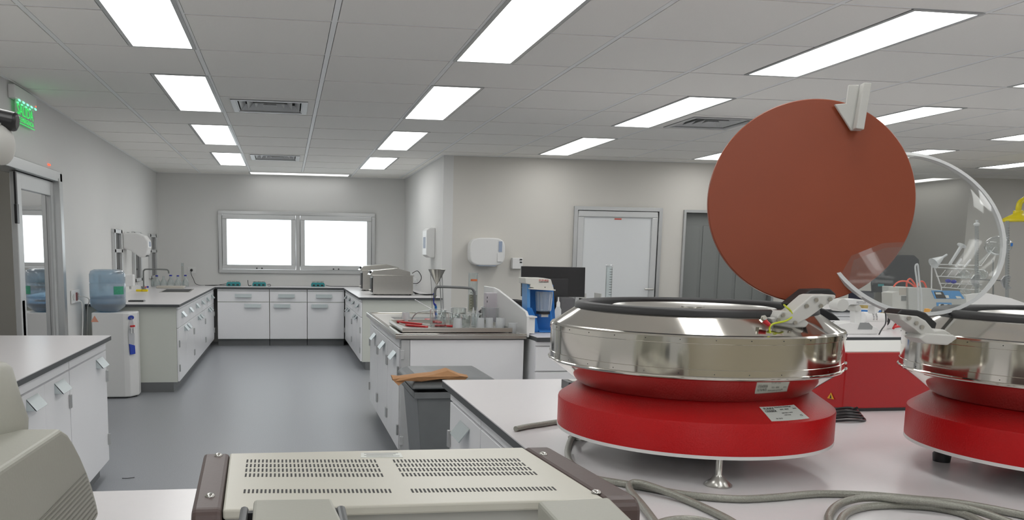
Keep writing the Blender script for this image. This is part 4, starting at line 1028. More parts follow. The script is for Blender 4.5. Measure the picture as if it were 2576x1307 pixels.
# ------------------------------------------------------------------ island: steel top and tray
SX0, SX1, SY0, SY1 = .70, 1.575, 5.445, 7.46
t = thing('steel_sink_unit', 'stainless steel sink top with raised rim on the island', 'sink', (SX0, SY0, B-.03))
O = t.location
MB().box(SX0, SX1, SY0, SY1, B-.028, B).build('top_plate', M_steel2, t, bevel=.004, off=O)
rm = MB().box(SX0, SX0+.03, SY0, SY1, B, B+.008).box(SX0+.03, SX1, SY0, SY0+.03, B, B+.008).box(SX0+.03, SX1, SY1-.03, SY1, B, B+.008)
rm.build('raised_rim', M_steel, t, bevel=.003, off=O)
MB().box(SX0+.16, SX1-.12, 6.35, 7.0, B, B+.0015).build('basin', mat('basin_dark_steel', (.25, .25, .25), .25, 1), t, off=O)
# end screen
t = thing('splash_screen', 'white upright screen with sloping front edge between sink top and long worktop', 'screen', (1.585, 5.46, .86))
MB().prism([(1.578, 5.462, .862), (1.578, 5.475, 1.0), (1.578, 5.52, 1.03), (1.578, 6.28, 1.142), (1.578, 6.42, 1.152), (1.578, 6.74, 1.152), (1.578, 6.74, .862)], (.018, 0, 0)).build('screen_panel', M_white, t, bevel=.003, off=t.location)
MB().box(1.597, 1.64, 5.49, 5.575, .885, .99).box(1.597, 1.65, 5.475, 5.59, .99, 1.0).build('bracket_shelf', M_white, t, bevel=.002, off=t.location)
# tray
ta, tb, tc_, td = base_at(1012, 833, B+.012), base_at(1290, 835, B+.012), base_at(1264, 812, B+.012), base_at(988, 808, B+.012)
t = thing('steel_tray', 'long shallow steel tray full of beakers and red tools on the sink top', 'tray', (ta.x, ta.y, B+.009))
y0_, y1_ = (ta.y+tb.y)/2, min(6.25, (tc_.y+td.y)/2)
TX0, TX1 = ta.x, tb.x
MB().box(TX0, TX1, y0_, y1_, B+.009, B+.012).build('tray_floor', M_steel2, t, off=t.location)
MB().box(TX0-.004, TX1+.004, y0_-.004, y0_, B+.009, B+.038).box(TX0-.004, TX1+.004, y1_, y1_+.004, B+.009, B+.038).box(TX0-.004, TX0, y0_, y1_, B+.009, B+.038).box(TX1, TX1+.004, y0_, y1_, B+.009, B+.038).build('tray_wall', M_steel2, t, bevel=.001, off=t.location)
ZT = B+.0125
gb = 'glass beakers on the steel tray'
for (xa, xb, yt, yb, lb) in ((1081, 1122, 780, 824, 'largest glass beaker on the tray, among the red handles'), (1128, 1156, 790, 823, 'glass beaker on the tray right of the largest one'), (1157, 1182, 793, 825, 'small glass beaker in the middle of the tray'), (1134, 1172, 776, 812, 'wide glass beaker at the back of the tray with blue print'), (1184, 1211, 790, 823, 'glass beaker right of the tray middle'), (1210, 1258, 774, 813, 'widest glass beaker near the right end of the tray')):
    p = base_at((xa+xb)/2, yb-2, ZT); k = mpp(p); beaker(lb, p, (xb-xa)/2*k, (yb-yt)*k, gb)
gb = 'milky plastic cups in a row'
for (xa, xb, yt, yb, lb) in ((1138, 1163, 801, 828, 'milky plastic cup at the tray front, leftmost of four'), (1198, 1219, 800, 828, 'milky plastic cup at the tray front, second of four'), (1220, 1241, 800, 828, 'milky plastic cup at the tray front, third of four'), (1245, 1271, 800, 828, 'milky plastic cup at the tray front, rightmost of four'), (1009, 1032, 786, 812, 'milky plastic cup standing alone at the tray left end')):
    p = base_at((xa+xb)/2, yb-1, ZT); k = mpp(p); r = (xb-xa)/2*k; h = (yb-yt)*k
    tag(MB().lathe([(0, 0), (r, 0), (r*.80, h), (r*.76, h), (r*.95, .003), (0, .003)], n=28).build('plastic_cup', M_plastw, loc=tuple(p)), lb, 'cup', gb)
p = base_at(1293, 835, B+.009); k = mpp(p); r = 12*k; h = 25*k
tag(MB().lathe([(0, 0), (r*.8, 0), (r, h), (r*.94, h), (r*.75, .003), (0, .003)], n=28).build('plastic_cup', M_plastw, loc=(p.x, p.y+.04, B+.0005)), 'milky plastic cup beside the tray against the white screen', 'cup', gb)
for (x, lb) in ((1190, 'left one of the two white pipette tips'), (1200, 'right one of the two white pipette tips')):
    p = base_at(x, 816, ZT); k = mpp(p)
    tag(MB().lathe([(0, 0), (4.5*k, 0), (4.4*k, 22*k), (1.6*k, 42*k), (1.0*k, 44*k), (0, 44*k)], n=18).build('pipette_bulb', M_plastw, loc=tuple(p)), lb+' standing on the tray behind the beakers', 'pipette bulb', 'white pipette bulbs')
# red handled tools
def tool(label, x0, y0, x1, y1, w_, z=0, grp='red handled tools on the tray', metal=(0, 0)):
    a, b_ = base_at(x0, y0, ZT+.008+z), base_at(x1, y1, ZT+.008+z)
    t = thing('hand_tool', label, 'tool', tuple(a), 0, grp)
    d = (b_-a); L_ = d.length; d.normalize(); n = Vector((-d.y, d.x, 0)); k = mpp(a)*w_/2
    pts = [(0, .5), (.1, 1), (.3, .9), (.5, .75), (.8, 1), (.95, .8), (1, .3)]
    poly = [a+d*L_*u+n*k*v for u, v in pts]+[a+d*L_*u-n*k*v for u, v in reversed(pts)]
    MB().prism([q-Vector((0, 0, .006)) for q in poly], (0, 0, .013)).build('handle', M_redp, t, bevel=.003, off=a)
    if metal[0]:
        m0 = base_at(metal[0], metal[1], ZT+.006+z)
        e = b_ if (m0-b_).length < (m0-a).length else a
        MB().tube([e, m0], .004, 8).build('blade', M_steel2, t, off=a)
tool('red tool handle lying at the far left of the tray, upper of two', 1000, 809, 1062, 815, 12, metal=(1085, 819))
tool('red tool handle lying at the front left of the tray, lower of two', 1021, 817, 1076, 822, 13, metal=(1005, 812))
tool('short red handle at the back of the tray left part', 1038, 805, 1066, 807, 13, metal=(1028, 805))
tool('red handle at the back, just left of the largest beaker', 1073, 803, 1086, 806, 14)
tool('red handle seen through the largest beaker', 1088, 808, 1108, 811, 16, z=.0)
tool('red handle lying at the tray front behind the largest beaker', 1094, 818, 1122, 819, 11)
tool('red block handle at the front of the tray, right of the largest beaker', 1124, 819, 1139, 820, 12)
# white tube bent over the tray, and glass rod
a = [base_at(1033, 806, ZT+.004), atY(1048, 787, 6.0), atY(1075, 781, 6.0), atY(1105, 782, 6.05), atY(1135, 787, 6.1), base_at(1160, 800, ZT+.004)]
tag(MB().tube(a, .0045, 8, 8).build('plastic_tube', M_plastw), 'bent white plastic tube arching over the tray', 'tube')
a = [atY(1044, 753, 6.25), atY(1086, 777, 6.1), base_at(1120, 800, ZT+.004)]
tag(MB().tube(a, .003, 8).build('glass_rod', M_plastw), 'thin pale rod leaning against the beakers on the tray', 'rod')
# faucet of the island
p = base_at(1195, 778); k = mpp(p)
t = thing('faucet', 'grey bent laboratory faucet on the island sink top', 'faucet', (p.x, p.y, B+.001))
def F2(x, y, Y=None): q = atY(x, y, Y or p.y); return q
MB().tube([F2(1195, 779), F2(1194, 742), F2(1193, 733), F2(1188, 726), F2(1180, 724), F2(1150, 722), F2(1108, 721), F2(1099, 722), F2(1095, 728), F2(1094, 741)], 3.3*k, 12, 6).build('spout', mat('faucet_grey', (.22, .225, .23), .35, noise=.02), t, off=t.location)
MB().cyl(F2(1094, 741), F2(1093, 749), 4.5*k, 3*k, 14).build('nozzle', M_door, t, off=t.location)
MB().lathe([(0, 0), (7*k, 0), (7*k, 3*k), (4*k, 6*k), (0, 6*k)], n=20).build('flange', M_door, t)
# funnel stand
p = base_at(1114, 783); Yf = p.y
t = thing('funnel_stand', 'conical metal funnel on a tall stand beside the island faucet', 'funnel', (p.x, p.y, B+.001)); O = t.location; k = mpp(p)
fc = atY(1099, 677, Yf); 
MB().lathe([(0, -37*k), (2.2*k, -37*k), (4*k, -34*k), (20*k, -4*k), (22*k, 0), (20.5*k, 0), (18*k, -4*k), (0, -5*k)], fc, 40).build('funnel', M_steel2, t, off=O)
MB().tube([atY(1082, 687, Yf), atY(1116, 686, Yf)], 2*k, 8).build('holder_ring', M_steel2, t, off=O)
MB().tube([atY(1106, 690, Yf+.02), Vector((p.x-2*k, Yf+.02, B+.001))], 1.6*k, 8).build('stand_leg', M_alu, t, off=O)
MB().tube([atY(1112, 688, Yf), Vector((p.x+2*k, Yf, B+.001))], 1.6*k, 8).build('stand_leg', M_alu, t, off=O)
MB().tube([atY(1083, 688, Yf), atY(1086, 735, Yf), atY(1087, 776, Yf)], .5*k, 6).build('side_rod', M_black, t, off=O)
MB().cyl(atY(1099, 712, Yf), atY(1096, 728, Yf), 2*k, n=12).build('funnel_outlet', M_steel2, t, off=O)
p = base_at(1098, 786)
t = thing('tap_adapter', 'blue plastic tap adapter under the metal funnel', 'tap', (p.x, p.y, B+.001)); O = t.location
MB().cyl(Vector((p.x, p.y, B+.001)), atY(1096, 768, p.y), 4*k, 3*k, 14).build('body', M_blue, t, off=O)
MB().cyl(atY(1096, 768, p.y), atY(1091, 762, p.y), 3*k, 2*k, 12).cyl(atY(1091, 762, p.y), atY(1091, 737, p.y), 1.5*k, n=10).build('upper_tube', M_bluecap, t, off=O)
# measuring cylinder with orange print, white box
p = base_at(1196, 783); p.y += .12; k = mpp(p)
q0 = atY(1196, 686, p.y); h = q0.z-B; r = 12*k
t = thing('measuring_cylinder', 'tall measuring cylinder with orange print behind the island faucet', 'measuring cylinder', (p.x, p.y, B+.001))
MB().lathe([(0, 0), (r*1.6, 0), (r*1.6, .012), (r, .02), (r, h*.98), (r*1.15, h), (r*.9, h), (r*.9, .025), (0, .025)], n=32).build('body', M_glass, t)
MB().lathe([(r*.88, .03), (r*.88, h*.47), (0, h*.47)], n=32).build('yellowish_scale', glassmat('beige_scale', (.80, .76, .62), .5, .2, white=.25), t)
mk = MB()
for q in range(14): mk.lathe([(r*1.005, .05+q*h*.032), (r*1.015, .052+q*h*.032), (r*1.005, .054+q*h*.032)], n=8, a0=-2.3+.3*(q % 2), a1=-1)
mk.build('graduations', M_ink, t)
mk = MB().lathe([(r*1.01, h*.80), (r*1.02, h*.82), (r*1.01, h*.85)], n=10, a0=-2.3, a1=-.8)
mk.build('orange_print', mat('ink_orange', (.75, .2, .08), .6), t)
p = Vector((atY(1240, 800, 6.3).x, 6.3, B)); k = mpp(p)
t = thing('carton', 'white carton with black print against the white screen', 'box', (p.x, p.y, B+.001))
MB().box(-18*k, 18*k, 0, .08, 0, 78*k).build('carton_body', mat('carton_lilac_white', (.62, .58, .62), .6, noise=.01), t, bevel=.002)
pr = MB().box(-16.5*k, -15*k, -.001, 0, 64*k, 69*k); pr.box(-16.5*k, -15*k, -.001, 0, 54*k, 59*k); pr.build('print', M_ink, t)

# ------------------------------------------------------------------ things on the long worktop, left part
Yb = 5.62
t = thing('laboratory_mixer', 'blue and white benchtop mixer holding a ribbed glass jar', 'laboratory mixer', tuple(Vector((atY(1355, 830, Yb).x, Yb, B+.001)))); O = t.location
def PW(pts, Y, d, name, m, bevel=.002, parent=None): return MB().prism(poly_at(pts, Y), (0, d, 0)).build(name, m, parent or t, bevel=bevel, off=O)
zb = Vector((0, 0, 0))
fl = atY(1360, 830, Yb)
def clampz(pts, Y):
    out = []
    for x, y in pts:
        q = atY(x, y, Y); q.z = max(q.z, B+.002); out.append(q)
    return out
def PC(pts, Y, d, name, m, bevel=.002, parent=None): return MB().prism(clampz(pts, Y), (0, d, 0)).build(name, m, parent or t, bevel=bevel, off=O)
PC([(1327, 838), (1356, 838), (1350, 803), (1338, 774), (1326, 773)], Yb, .012, 'side_plate', M_blue)
PC([(1384, 838), (1400, 838), (1391, 803), (1386, 782), (1384, 782)], Yb+.01, .012, 'side_plate', M_blue)
PC([(1327, 838), (1398, 838), (1392, 716), (1326, 712)], Yb+.14, .03, 'rear_column', M_blue)
PC([(1326, 712), (1334, 712), (1334, 838), (1326, 838)], Yb+.01, .13, 'column_edge', mat('blue_enamel_light', (.10, .30, .62), .35, noise=.02))
PC([(1356, 838), (1400, 838), (1400, 832), (1356, 831)], Yb-.02, .16, 'base_plate', M_blue)
hd_ = PC([(1322, 713), (1321, 698), (1370, 699), (1386, 702), (1393, 725), (1393, 729), (1344, 727), (1342, 723), (1334, 722), (1334, 715)], Yb-.01, .17, 'head', mat('cream_white_enamel', (.72, .71, .66), .35, noise=.01), .004)
PC([(1333, 724), (1398, 728), (1398, 731), (1333, 727)], Yb-.03, .2, 'head_flange', MATS['cream_white_enamel'], .001)
jc = atY(1369, 733, Yb+.06); k = mpp(jc)
pf = [(21.5*k, 0), (22*k, -6*k), (19*k, -46*k), (17*k, -49*k), (0, -49*k)]
mb = MB(); n = 48; vs = []
for i in range(n):
    a = 2*PI*i/n; m_ = 1-.05*(i % 4 in (0, 1))
    for r, z in pf: vs.append((jc.x+r*m_*math.cos(a), jc.y+r*m_*math.sin(a), jc.z+z))
mb.add(vs, [(i*5+q, ((i+1) % n)*5+q, ((i+1) % n)*5+q+1, i*5+q+1) for i in range(n) for q in range(4)])
mb.build('ribbed_jar', glassmat('greenish_jar_glass', (.86, .93, .90), 1.6, .05, white=.22), t, off=O)
MB().cyl(Vector((jc.x, jc.y, jc.z-50*k)), Vector((jc.x, jc.y, jc.z-56*k)), 19*k, n=32).build('collar', M_black, t, off=O)
MB().box(jc.x-9*k, jc.x+9*k, jc.y-12*k, jc.y+12*k, jc.z-63*k, jc.z-56*k).build('cup_holder', MATS['cream_white_enamel'], t, off=O)
q = atY(1368, 706.5, Yb-.0105)-O
text('FUNKE', .017, M_inkred, hd_, (q.x, q.y-.0005, q.z+.004), (PI/2, 0, 0), sx=1.3); text('GERBER', .014, M_ink, hd_, (q.x, q.y-.0005, q.z-.007), (PI/2, 0, 0), sx=1.4)
q = atY(1371, 722, Yb-.0105)-O
MB().cyl((q.x, q.y, q.z), (q.x, q.y-.002, q.z), .0035, n=12).build('head_screw', M_gap, hd_)
# dropper bottle
p = base_at(1404, 790); p.y = 6.2; p = Vector((atY(1404, 776, 6.2).x, 6.2, B+.001)); k = mpp(p)
t = thing('dropper_bottle', 'small clear dropper bottle with white tip right of the blue mixer', 'bottle', tuple(p))
h = atY(1404, 747, 6.2).z-B
MB().lathe([(0, 0), (8*k, 0), (8*k, h*.55), (4*k, h*.68), (0, h*.68)], n=24).build('body', M_plastw, t)
MB().lathe([(0, h*.62), (4.6*k, h*.62), (4.6*k, h*.80), (2*k, h*.86), (1.4*k, h), (0, h)], n=20).build('cap', M_white, t)
# monitor
Ym = 6.45
a, b_ = atY(1312, 669, Ym), atY(1473, 746, Ym)
t = thing('computer_monitor', 'large flat black monitor seen from the back behind the blue mixer', 'monitor', ((a.x+b_.x)/2, Ym+.05, B+.001)); O = t.location
MB().prism([atY(1312, 669, Ym), atY(1473, 672, Ym), atY(1471, 747, Ym), atY(1312, 745, Ym)], (0, .025, 0)).build('panel', M_black, t, bevel=.004, off=O)
MB().box(-.11, .11, -.075, -.05, atY(1400, 735, Ym).z-B-.1, atY(1400, 700, Ym).z-B).build('rear_cover', mat('black_plastic_matt', (.028, .028, .03), .5, noise=.05), t, bevel=.006)
MB().box(-.03, .03, -.04, -.0, .01, atY(1400, 725, Ym).z-B).build('stand_neck', M_black, t)
MB().box(-.12, .12, -.08, .12, 0, .012).build('stand_base', M_black, t, bevel=.004)
q = atY(1404, 716, Ym-.001)-O; MB().box(q.x-.011, q.x+.011, q.y-.001, q.y, q.z-.012, q.z+.012).build('sticker', M_label, t)
q = atY(1443, 740, Ym-.001)-O
# grey panel and small box right of the bottle
a, b_ = atY(1412, 748, 6.3), atY(1446, 790, 6.3)
tag(MB().prism([(a.x, 6.3, B+.001), (b_.x, 6.3, B+.001), (b_.x, 6.3, a.z-.01), (b_.x-.02, 6.3, a.z), (a.x, 6.3, a.z)], (0, .12, 0)).build('document_holder', mat('dark_grey_fabric', (.12, .12, .125), .7, noise=.1), bevel=.006), 'dark grey box with rounded corner under the black monitor', 'box')
a, b_ = atY(1473, 738, 6.55), atY(1512, 790, 6.55)
t = thing('paper_tray', 'stacked grey paper trays right of the black monitor', 'paper tray', (a.x, 6.55, B+.001))
hh = a.z-B
for k in range(4): MB().box(0, b_.x-a.x, 0, .15, hh*(k/4), hh*(k/4)+.012).build('tray_shelf', M_black if k == 3 else M_door, t)
for x_ in (0, b_.x-a.x-.008): MB().box(x_, x_+.008, 0, .15, 0, hh).build('tray_side', M_grey2, t)
p = Vector((atY(1530, 745, 6.2).x, 6.2, B+.001)); k = mpp(p); h = atY(1530, 667, 6.2).z-B; r = 8*k
t = thing('measuring_cylinder', 'tall clear measuring cylinder in front of the glazed door', 'measuring cylinder', tuple(p))
MB().lathe([(0, 0), (r*1.7, 0), (r*1.7, .012), (r, .02), (r, h*.98), (r*1.2, h), (r*.9, h), (r*.9, .025), (0, .025)], n=32).build('body', M_glass, t)
MB().lathe([(r*1.02, h*.97), (r*1.2, h), (r*1.0, h*1.005), (r*.9, h*.98)], n=32).build('rim', M_rim, t)
mk = MB()
for q in range(16): mk.lathe([(r*1.005, h*(.3+q*.042)), (r*1.02, h*(.303+q*.042)), (r*1.005, h*(.307+q*.042))], n=8, a0=-1.8, a1=-.6)
mk.build('graduations', M_ink, t)
# office chairs behind the benches
def chair(label, x, y, topz, w_, rz=0):
    t = thing('office_chair', label, 'chair', (x, y, 0), rz, 'black office chairs with rounded backs')
    out = []
    for k in range(29):
        a = PI*k/28; out.append((w_*math.cos(a), 0, topz-.40+.40*math.sin(a)**.8 if 0 < k < 28 else topz-.40))
    MB().prism(out, (0, .05, 0)).build('backrest', M_black, t, bevel=.015, seg=3)
    MB().box(-.23, .23, -.38, .02, .44, .51).build('seat', M_black, t, bevel=.02, seg=3)
    MB().box(-.03, .03, .02, .045, .42, topz-.3).box(-.03, .03, -.15, .045, .42, .44).build('back_support', M_black, t)
    MB().cyl((0, -.17, .10), (0, -.17, .44), .025, n=16).build('gas_post', M_steel2, t)
    for k in range(5):
        a = 2*PI*k/5; e = Vector((math.cos(a)*.28, -.17+math.sin(a)*.28, 0))
        l_ = MB().prism([(0, -.19, .08), (0, -.15, .08), (e.x, e.y+.01, .07), (e.x, e.y-.01, .07)], (0, 0, .03)).build('leg', M_black, t)
        MB().ball((e.x, e.y, .034), .034, (1, .5, 1), 14).build('caster', M_black, l_)
    return t
q = atY(1290, 752, 7.75); chair('black office chair whose rounded back shows behind the white screen', q.x, 7.75, q.z, .42)
q = atY(2030, 768, 7.3); chair('black office chair whose rounded back shows behind the first centrifuge hinge', q.x, 7.3, q.z, .44)

# ------------------------------------------------------------------ waste bin
t = thing('waste_bin', 'grey plastic waste bin with domed lid and brown paper sticking out', 'waste bin', (.93, 4.75, 0)); O = t.location
bx0, bx1, by0, by1, bz = .69, 1.12, 4.45, 5.0, .665
def rect(x0, x1, y0, y1, z): return [(x0, y0, z), (x1, y0, z), (x1, y1, z), (x0, y1, z)]
a_, b2 = rect(bx0, bx1, by0, by1, bz), rect(bx0+.06, bx1-.06, by0+.06, by1-.06, .0)
mb = MB(); mb.add(a_+b2, [(0, 1, 5, 4), (1, 2, 6, 5), (2, 3, 7, 6), (3, 0, 4, 7), (4, 5, 6, 7)])
i_ = rect(bx0+.012, bx1-.012, by0+.012, by1-.012, bz); i2 = rect(bx0+.07, bx1-.07, by0+.07, by1-.07, .03)
mb.add(i_+i2, [(0, 4, 5, 1), (1, 5, 6, 2), (2, 6, 7, 3), (3, 7, 4, 0), (4, 7, 6, 5)])
mb.add(a_+i_, [(0, 4, 5, 1), (1, 5, 6, 2), (2, 6, 7, 3), (3, 7, 4, 0)])
mb.build('bin_body', M_greybin, t, bevel=.004, off=O)
MB().box(bx0-.015, bx1+.015, by0-.015, by0+.0, bz-.03, bz+.004).box(bx0-.015, bx1+.015, by1, by1+.015, bz-.03, bz+.004).box(bx0-.015, bx0, by0, by1, bz-.03, bz+.004).box(bx1, bx1+.015, by0, by1, bz-.03, bz+.004).build('rim', M_greybin, t, bevel=.003, off=O)
lm = []
for (s_, z) in ((1.0, 0), (1.0, .018), (.93, .035), (.80, .052), (.5, .060)):
    cx_, cy_ = (bx0+bx1)/2, (by0+by1)/2; hx_, hy_ = (bx1-bx0)/2+.03, (by1-by0)/2+.03
    lm += [(cx_+hx_*s_*u, cy_+hy_*s_*v, bz+.024+z) for u, v in ((-1, -1), (1, -1), (1, 1), (-1, 1))]
mb = MB(); mb.add(lm, [(k*4+i, k*4+(i+1) % 4, k*4+4+(i+1) % 4, k*4+4+i) for k in range(4) for i in range(4)]+[(0, 3, 2, 1), (16, 17, 18, 19)])
mb.build('lid', M_greybin, t, bevel=.012, seg=3, off=O)
MB().box(1.03, 1.08, by0-.003, by0+.02, .38, .50).box(1.025, 1.085, by0-.002, by0+.02, .37, .51).build('grip', M_black, t, off=O)
bl = MB().box(1.04, 1.10, by0+.027, by0+.030, .27, .34).build('sticker', M_label, t, off=O)
MB().lathe([(.012, 0), (.022, 0), (.022, .001), (.012, .001)], (1.07, by0+.0268, .305), 20, (0, -1, 0), sm=False).build('emblem', M_inkred, bl, off=O)
pp = [atY(x, y, by0-.03) for x, y in ((988, 953), (1008, 950), (1050, 948), (1092, 940), (1128, 934), (1160, 943), (1178, 950), (1165, 958), (1110, 954), (1060, 956), (1020, 961), (1002, 966), (992, 962))]
mb = MB(); n = len(pp); vs = []
for d_, dz in ((0, 0), (.04, .006), (.09, .004)):
    for j, q in enumerate(pp): vs.append((q.x, q.y+d_+.012*math.sin(j*2.1), q.z+dz+.006*math.sin(j*3.3+d_*20)))
mb.add(vs, [tuple(range(n))]+[(k*n+i, k*n+(i+1) % n, (k+1)*n+(i+1) % n, (k+1)*n+i) for k in range(2) for i in range(n)]+[tuple(2*n+i for i in range(n-1, -1, -1))])
tag(mb.build('paper_bag', M_paper), 'crumpled brown paper lying over the rim of the waste bin under its lid', 'paper')
p = base_at(320, 1200, 0)
tag(MB().tube([atZ(307, 1202, .003), atZ(322, 1202, .003), atZ(338, 1200, .003)], .002, 6, 4).build('wire_scrap', M_black), 'short black wire scrap lying on the aisle floor', 'wire')
# ------------------------------------------------------------------ long worktop, right part
def PX_(t, pts, Y, d, name, m, bevel=.002, parent=None, floor=True):
    out = []
    for x, y in pts:
        q = atY(x, y, Y)
        if floor: q.z = max(q.z, B+.001)
        out.append(q)
    return MB().prism(out, (0, d, 0)).build(name, m, parent or t, bevel=bevel, off=t.location)
# moisture balance
Yr = 5.48
p = atY(2160, 836, Yr)
t = thing('laboratory_balance', 'white laboratory balance with hinged arm between the two centrifuges', 'balance', (p.x, Yr, B+.001)); O = t.location
PX_(t, [(2108, 842), (2110, 815), (2140, 810), (2205, 822), (2212, 830), (2208, 842)], Yr, .16, 'base', M_white, .004)
PX_(t, [(2158, 828), (2164, 811), (2186, 811), (2196, 821), (2194, 828)], Yr-.003, .003, 'display', mat('glossy_grey', (.30, .31, .31), .06, noise=.01), .001)
PX_(t, [(2151, 818), (2151, 772), (2167, 772), (2168, 818)], Yr+.10, .06, 'column', M_white, .004)
arm_ = PX_(t, [(2112, 756), (2125, 752), (2150, 751), (2185, 755), (2212, 762), (2213, 782), (2204, 790), (2200, 788), (2202, 768), (2140, 766), (2122, 780), (2108, 776), (2104, 766)], Yr+.09, .08, 'arm', M_white, .006)
q = atY(2121, 767, Yr+.08); k = mpp(q)
MB().cyl(q, q+Vector((0, .1, 0)), 16*k, n=32).build('arm_head', M_grey2, t, bevel=.003, off=O)
q = atY(2159, 775, Yr+.08); MB().cyl(q, q+Vector((0, .1, 0)), 8*k, n=24).build('pivot', M_grey2, t, bevel=.002, off=O)
q = atY(2180, 760.5, Yr+.084)-O
text('METTLER TOLEDO', .022, mat('ink_grey2', (.25, .25, .26), .6), arm_, (q.x, q.y, q.z), (PI/2, 0, 0), sx=.85)
p = base_at(2202, 818); k = mpp(p); p.y = Yr+.35; p.z = B+.001
t = thing('blower_unit', 'white cylindrical unit with black vent slots behind the balance', 'laboratory device', (atY(2200, 800, p.y).x, p.y, B+.001)); O = t.location
q0, q1 = atY(2168, 799, p.y), atY(2222, 803, p.y)
MB().cyl(q0, q1, 15*k, n=36).build('drum', M_white, t, bevel=.004, off=O)
MB().box(q0.x+.01, q1.x-.01, p.y-.06, p.y+.06, B+.001, q0.z-8*k).build('foot_block', M_white, t, off=O)
sl = MB()
for c in range(2):
    for r_ in range(8):
        a = -.9+r_*.24; xq = q0.x+(q1.x-q0.x)*(.36+.14*c)
        sl.box(xq-.006, xq+.006, p.y-15.3*k*math.cos(a), p.y-15.3*k*math.cos(a)+.003, q0.z+15*k*math.sin(a)-.002, q0.z+15*k*math.sin(a)+.002)
sl.build('vent_slots', M_gap, t, off=O)
MB().cyl(q1, q1+Vector((.02, 0, 0)), 15.5*k, n=36).build('end_cap', M_black, t, off=O)
# jars with golden rims, white box
p = Vector((atY(2186, 790, 6.1).x, 6.1, B+.001)); k = mpp(p); h = atY(2186, 767, 6.1).z-B
t = thing('storage_jar', 'white jar with blue band and golden lid behind the balance arm', 'jar', tuple(p))
MB().lathe([(0, 0), (26*k, 0), (26*k, h*.86), (0, h*.86)], n=40).build('body', M_white, t)
MB().lathe([(26.3*k, h*.70), (26.6*k, h*.71), (26.6*k, h*.78), (26.3*k, h*.79)], n=40).build('blue_band', M_blue, t)
MB().lathe([(0, h*.86), (24*k, h*.86), (24*k, h), (0, h)], n=40).build('lid', mat('golden_lid', (.55, .42, .16), .35, .6), t)
p = Vector((atY(2236, 800, 5.9).x, 5.9, B+.001)); k = mpp(p); h = atY(2236, 790, 5.9).z-B
t = thing('storage_box', 'white box with a golden ring on top right of the balance', 'box', tuple(p))
MB().box(-14*k, 14*k, 0, .10, 0, h).build('box_body', M_white, t, bevel=.002)
MB().lathe([(7*k, h), (12*k, h), (12*k, h+.008), (7*k, h+.008), (7*k, h)], (0, .05, 0), 28).build('ring', MATS['golden_lid'], t)
tag(MB().tube([Vector((atY(2248, 812, 5.8).x, 5.8, B+.012)), atY(2262, 806, 5.75), atY(2282, 812, 5.7), Vector((atY(2290, 815, 5.65).x, 5.65, B+.014)), atY(2270, 820, 5.62), atY(2250, 822, 5.62)], .009, 10, 6).build('cable_bundle', M_redp), 'thick red cable loop beside the white box with golden ring', 'cable')
tag(MB().tube([atY(2224, 776, 5.6), atY(2228, 790, 5.55), atY(2228, 812, 5.5), atY(2218, 828, 5.45), Vector((atY(2212, 834, 5.42).x, 5.42, B+.006))], .005, 8, 6).build('power_cable', M_black), 'black power cord hanging in a curve right of the balance', 'cord')
tag(MB().tube([Vector((atY(2086, 818, 5.6).x, 5.6, B+.006)), atY(2092, 812, 5.6), atY(2100, 810, 5.6), atY(2106, 818, 5.58), atY(2098, 822, 5.56), Vector((atY(2106, 828, 5.5).x, 5.5, B+.006))], .004, 6, 6).build('thin_wire', M_black), 'thin black wire tangle left of the balance', 'wire')
# big monitor on the far bench
Ym = 8.45
t = thing('computer_monitor', 'large dark curved monitor behind the clear lid on the far bench', 'monitor', (atY(2250, 700, Ym).x, Ym+.06, B+.001)); O = t.location
MB().prism([atY(2196, 735, Ym), atY(2190, 650, Ym), (atY(2205, 640, Ym)), atY(2300, 641, Ym), atY(2312, 652, Ym), atY(2318, 735, Ym)], (0, .03, 0)).build('panel', mat('monitor_dark', (.03, .034, .04), .12, noise=.05), t, bevel=.006, off=O)
MB().box(-.04, .04, .0, .04, .01, .25).build('stand_neck', M_black, t)
MB().box(-.16, .16, -.1, .12, 0, .012).build('stand_base', M_black, t, bevel=.004)
q = atY(2216, 717, Ym-.001)-O
MB().box(q.x-.035, q.x+.035, q.y-.001, q.y, q.z-.012, q.z+.014).build('sticker', M_teal, t)
a, b_ = atY(2165, 735, 7.9), atY(2196, 770, 7.9)
a, b_ = atY(2165, 732, 8.5), atY(2197, 766, 8.5)
tag(MB().box(0, b_.x-a.x, 0, .2, 0, a.z-B).build('computer_case', mat('dark_blue_black', (.015, .017, .035), .4, noise=.05), loc=(a.x, 8.5, B+.001), bevel=.004), 'dark blue upright case left of the curved monitor', 'computer')
# grey instrument with blue front panels
Yi = 6.0
t = thing('laboratory_instrument', 'grey benchtop instrument with blue keypad panels behind the second centrifuge lid', 'instrument', (atY(2360, 800, Yi).x, Yi, B+.001)); O = t.location
M_inst = mat('instrument_grey', (.50, .51, .49), .45, noise=.02)
PX_(t, [(2285, 850), (2285, 722), (2340, 724), (2430, 742), (2433, 766), (2432, 850)], Yi, .30, 'housing', M_inst, .006)
f1 = PX_(t, [(2343, 730), (2413, 731), (2427, 751), (2352, 751)], Yi-.003, .003, 'keypad', mat('keypad_blue', (.08, .30, .62), .4, noise=.02), .001)
PX_(t, [(2350, 733), (2371, 733), (2381, 750), (2356, 750)], Yi-.005, .002, 'display', M_ink, .0, f1)
PX_(t, [(2353, 735), (2366, 735), (2369, 740), (2355, 740)], Yi-.007, .002, 'display_field', M_label, .0, f1)
PX_(t, [(2376, 742), (2386, 742), (2388, 749), (2378, 749)], Yi-.005, .002, 'key', M_label, .0, f1)
PX_(t, [(2404, 744), (2416, 745), (2420, 750), (2407, 750)], Yi-.005, .002, 'key', M_label, .0, f1)
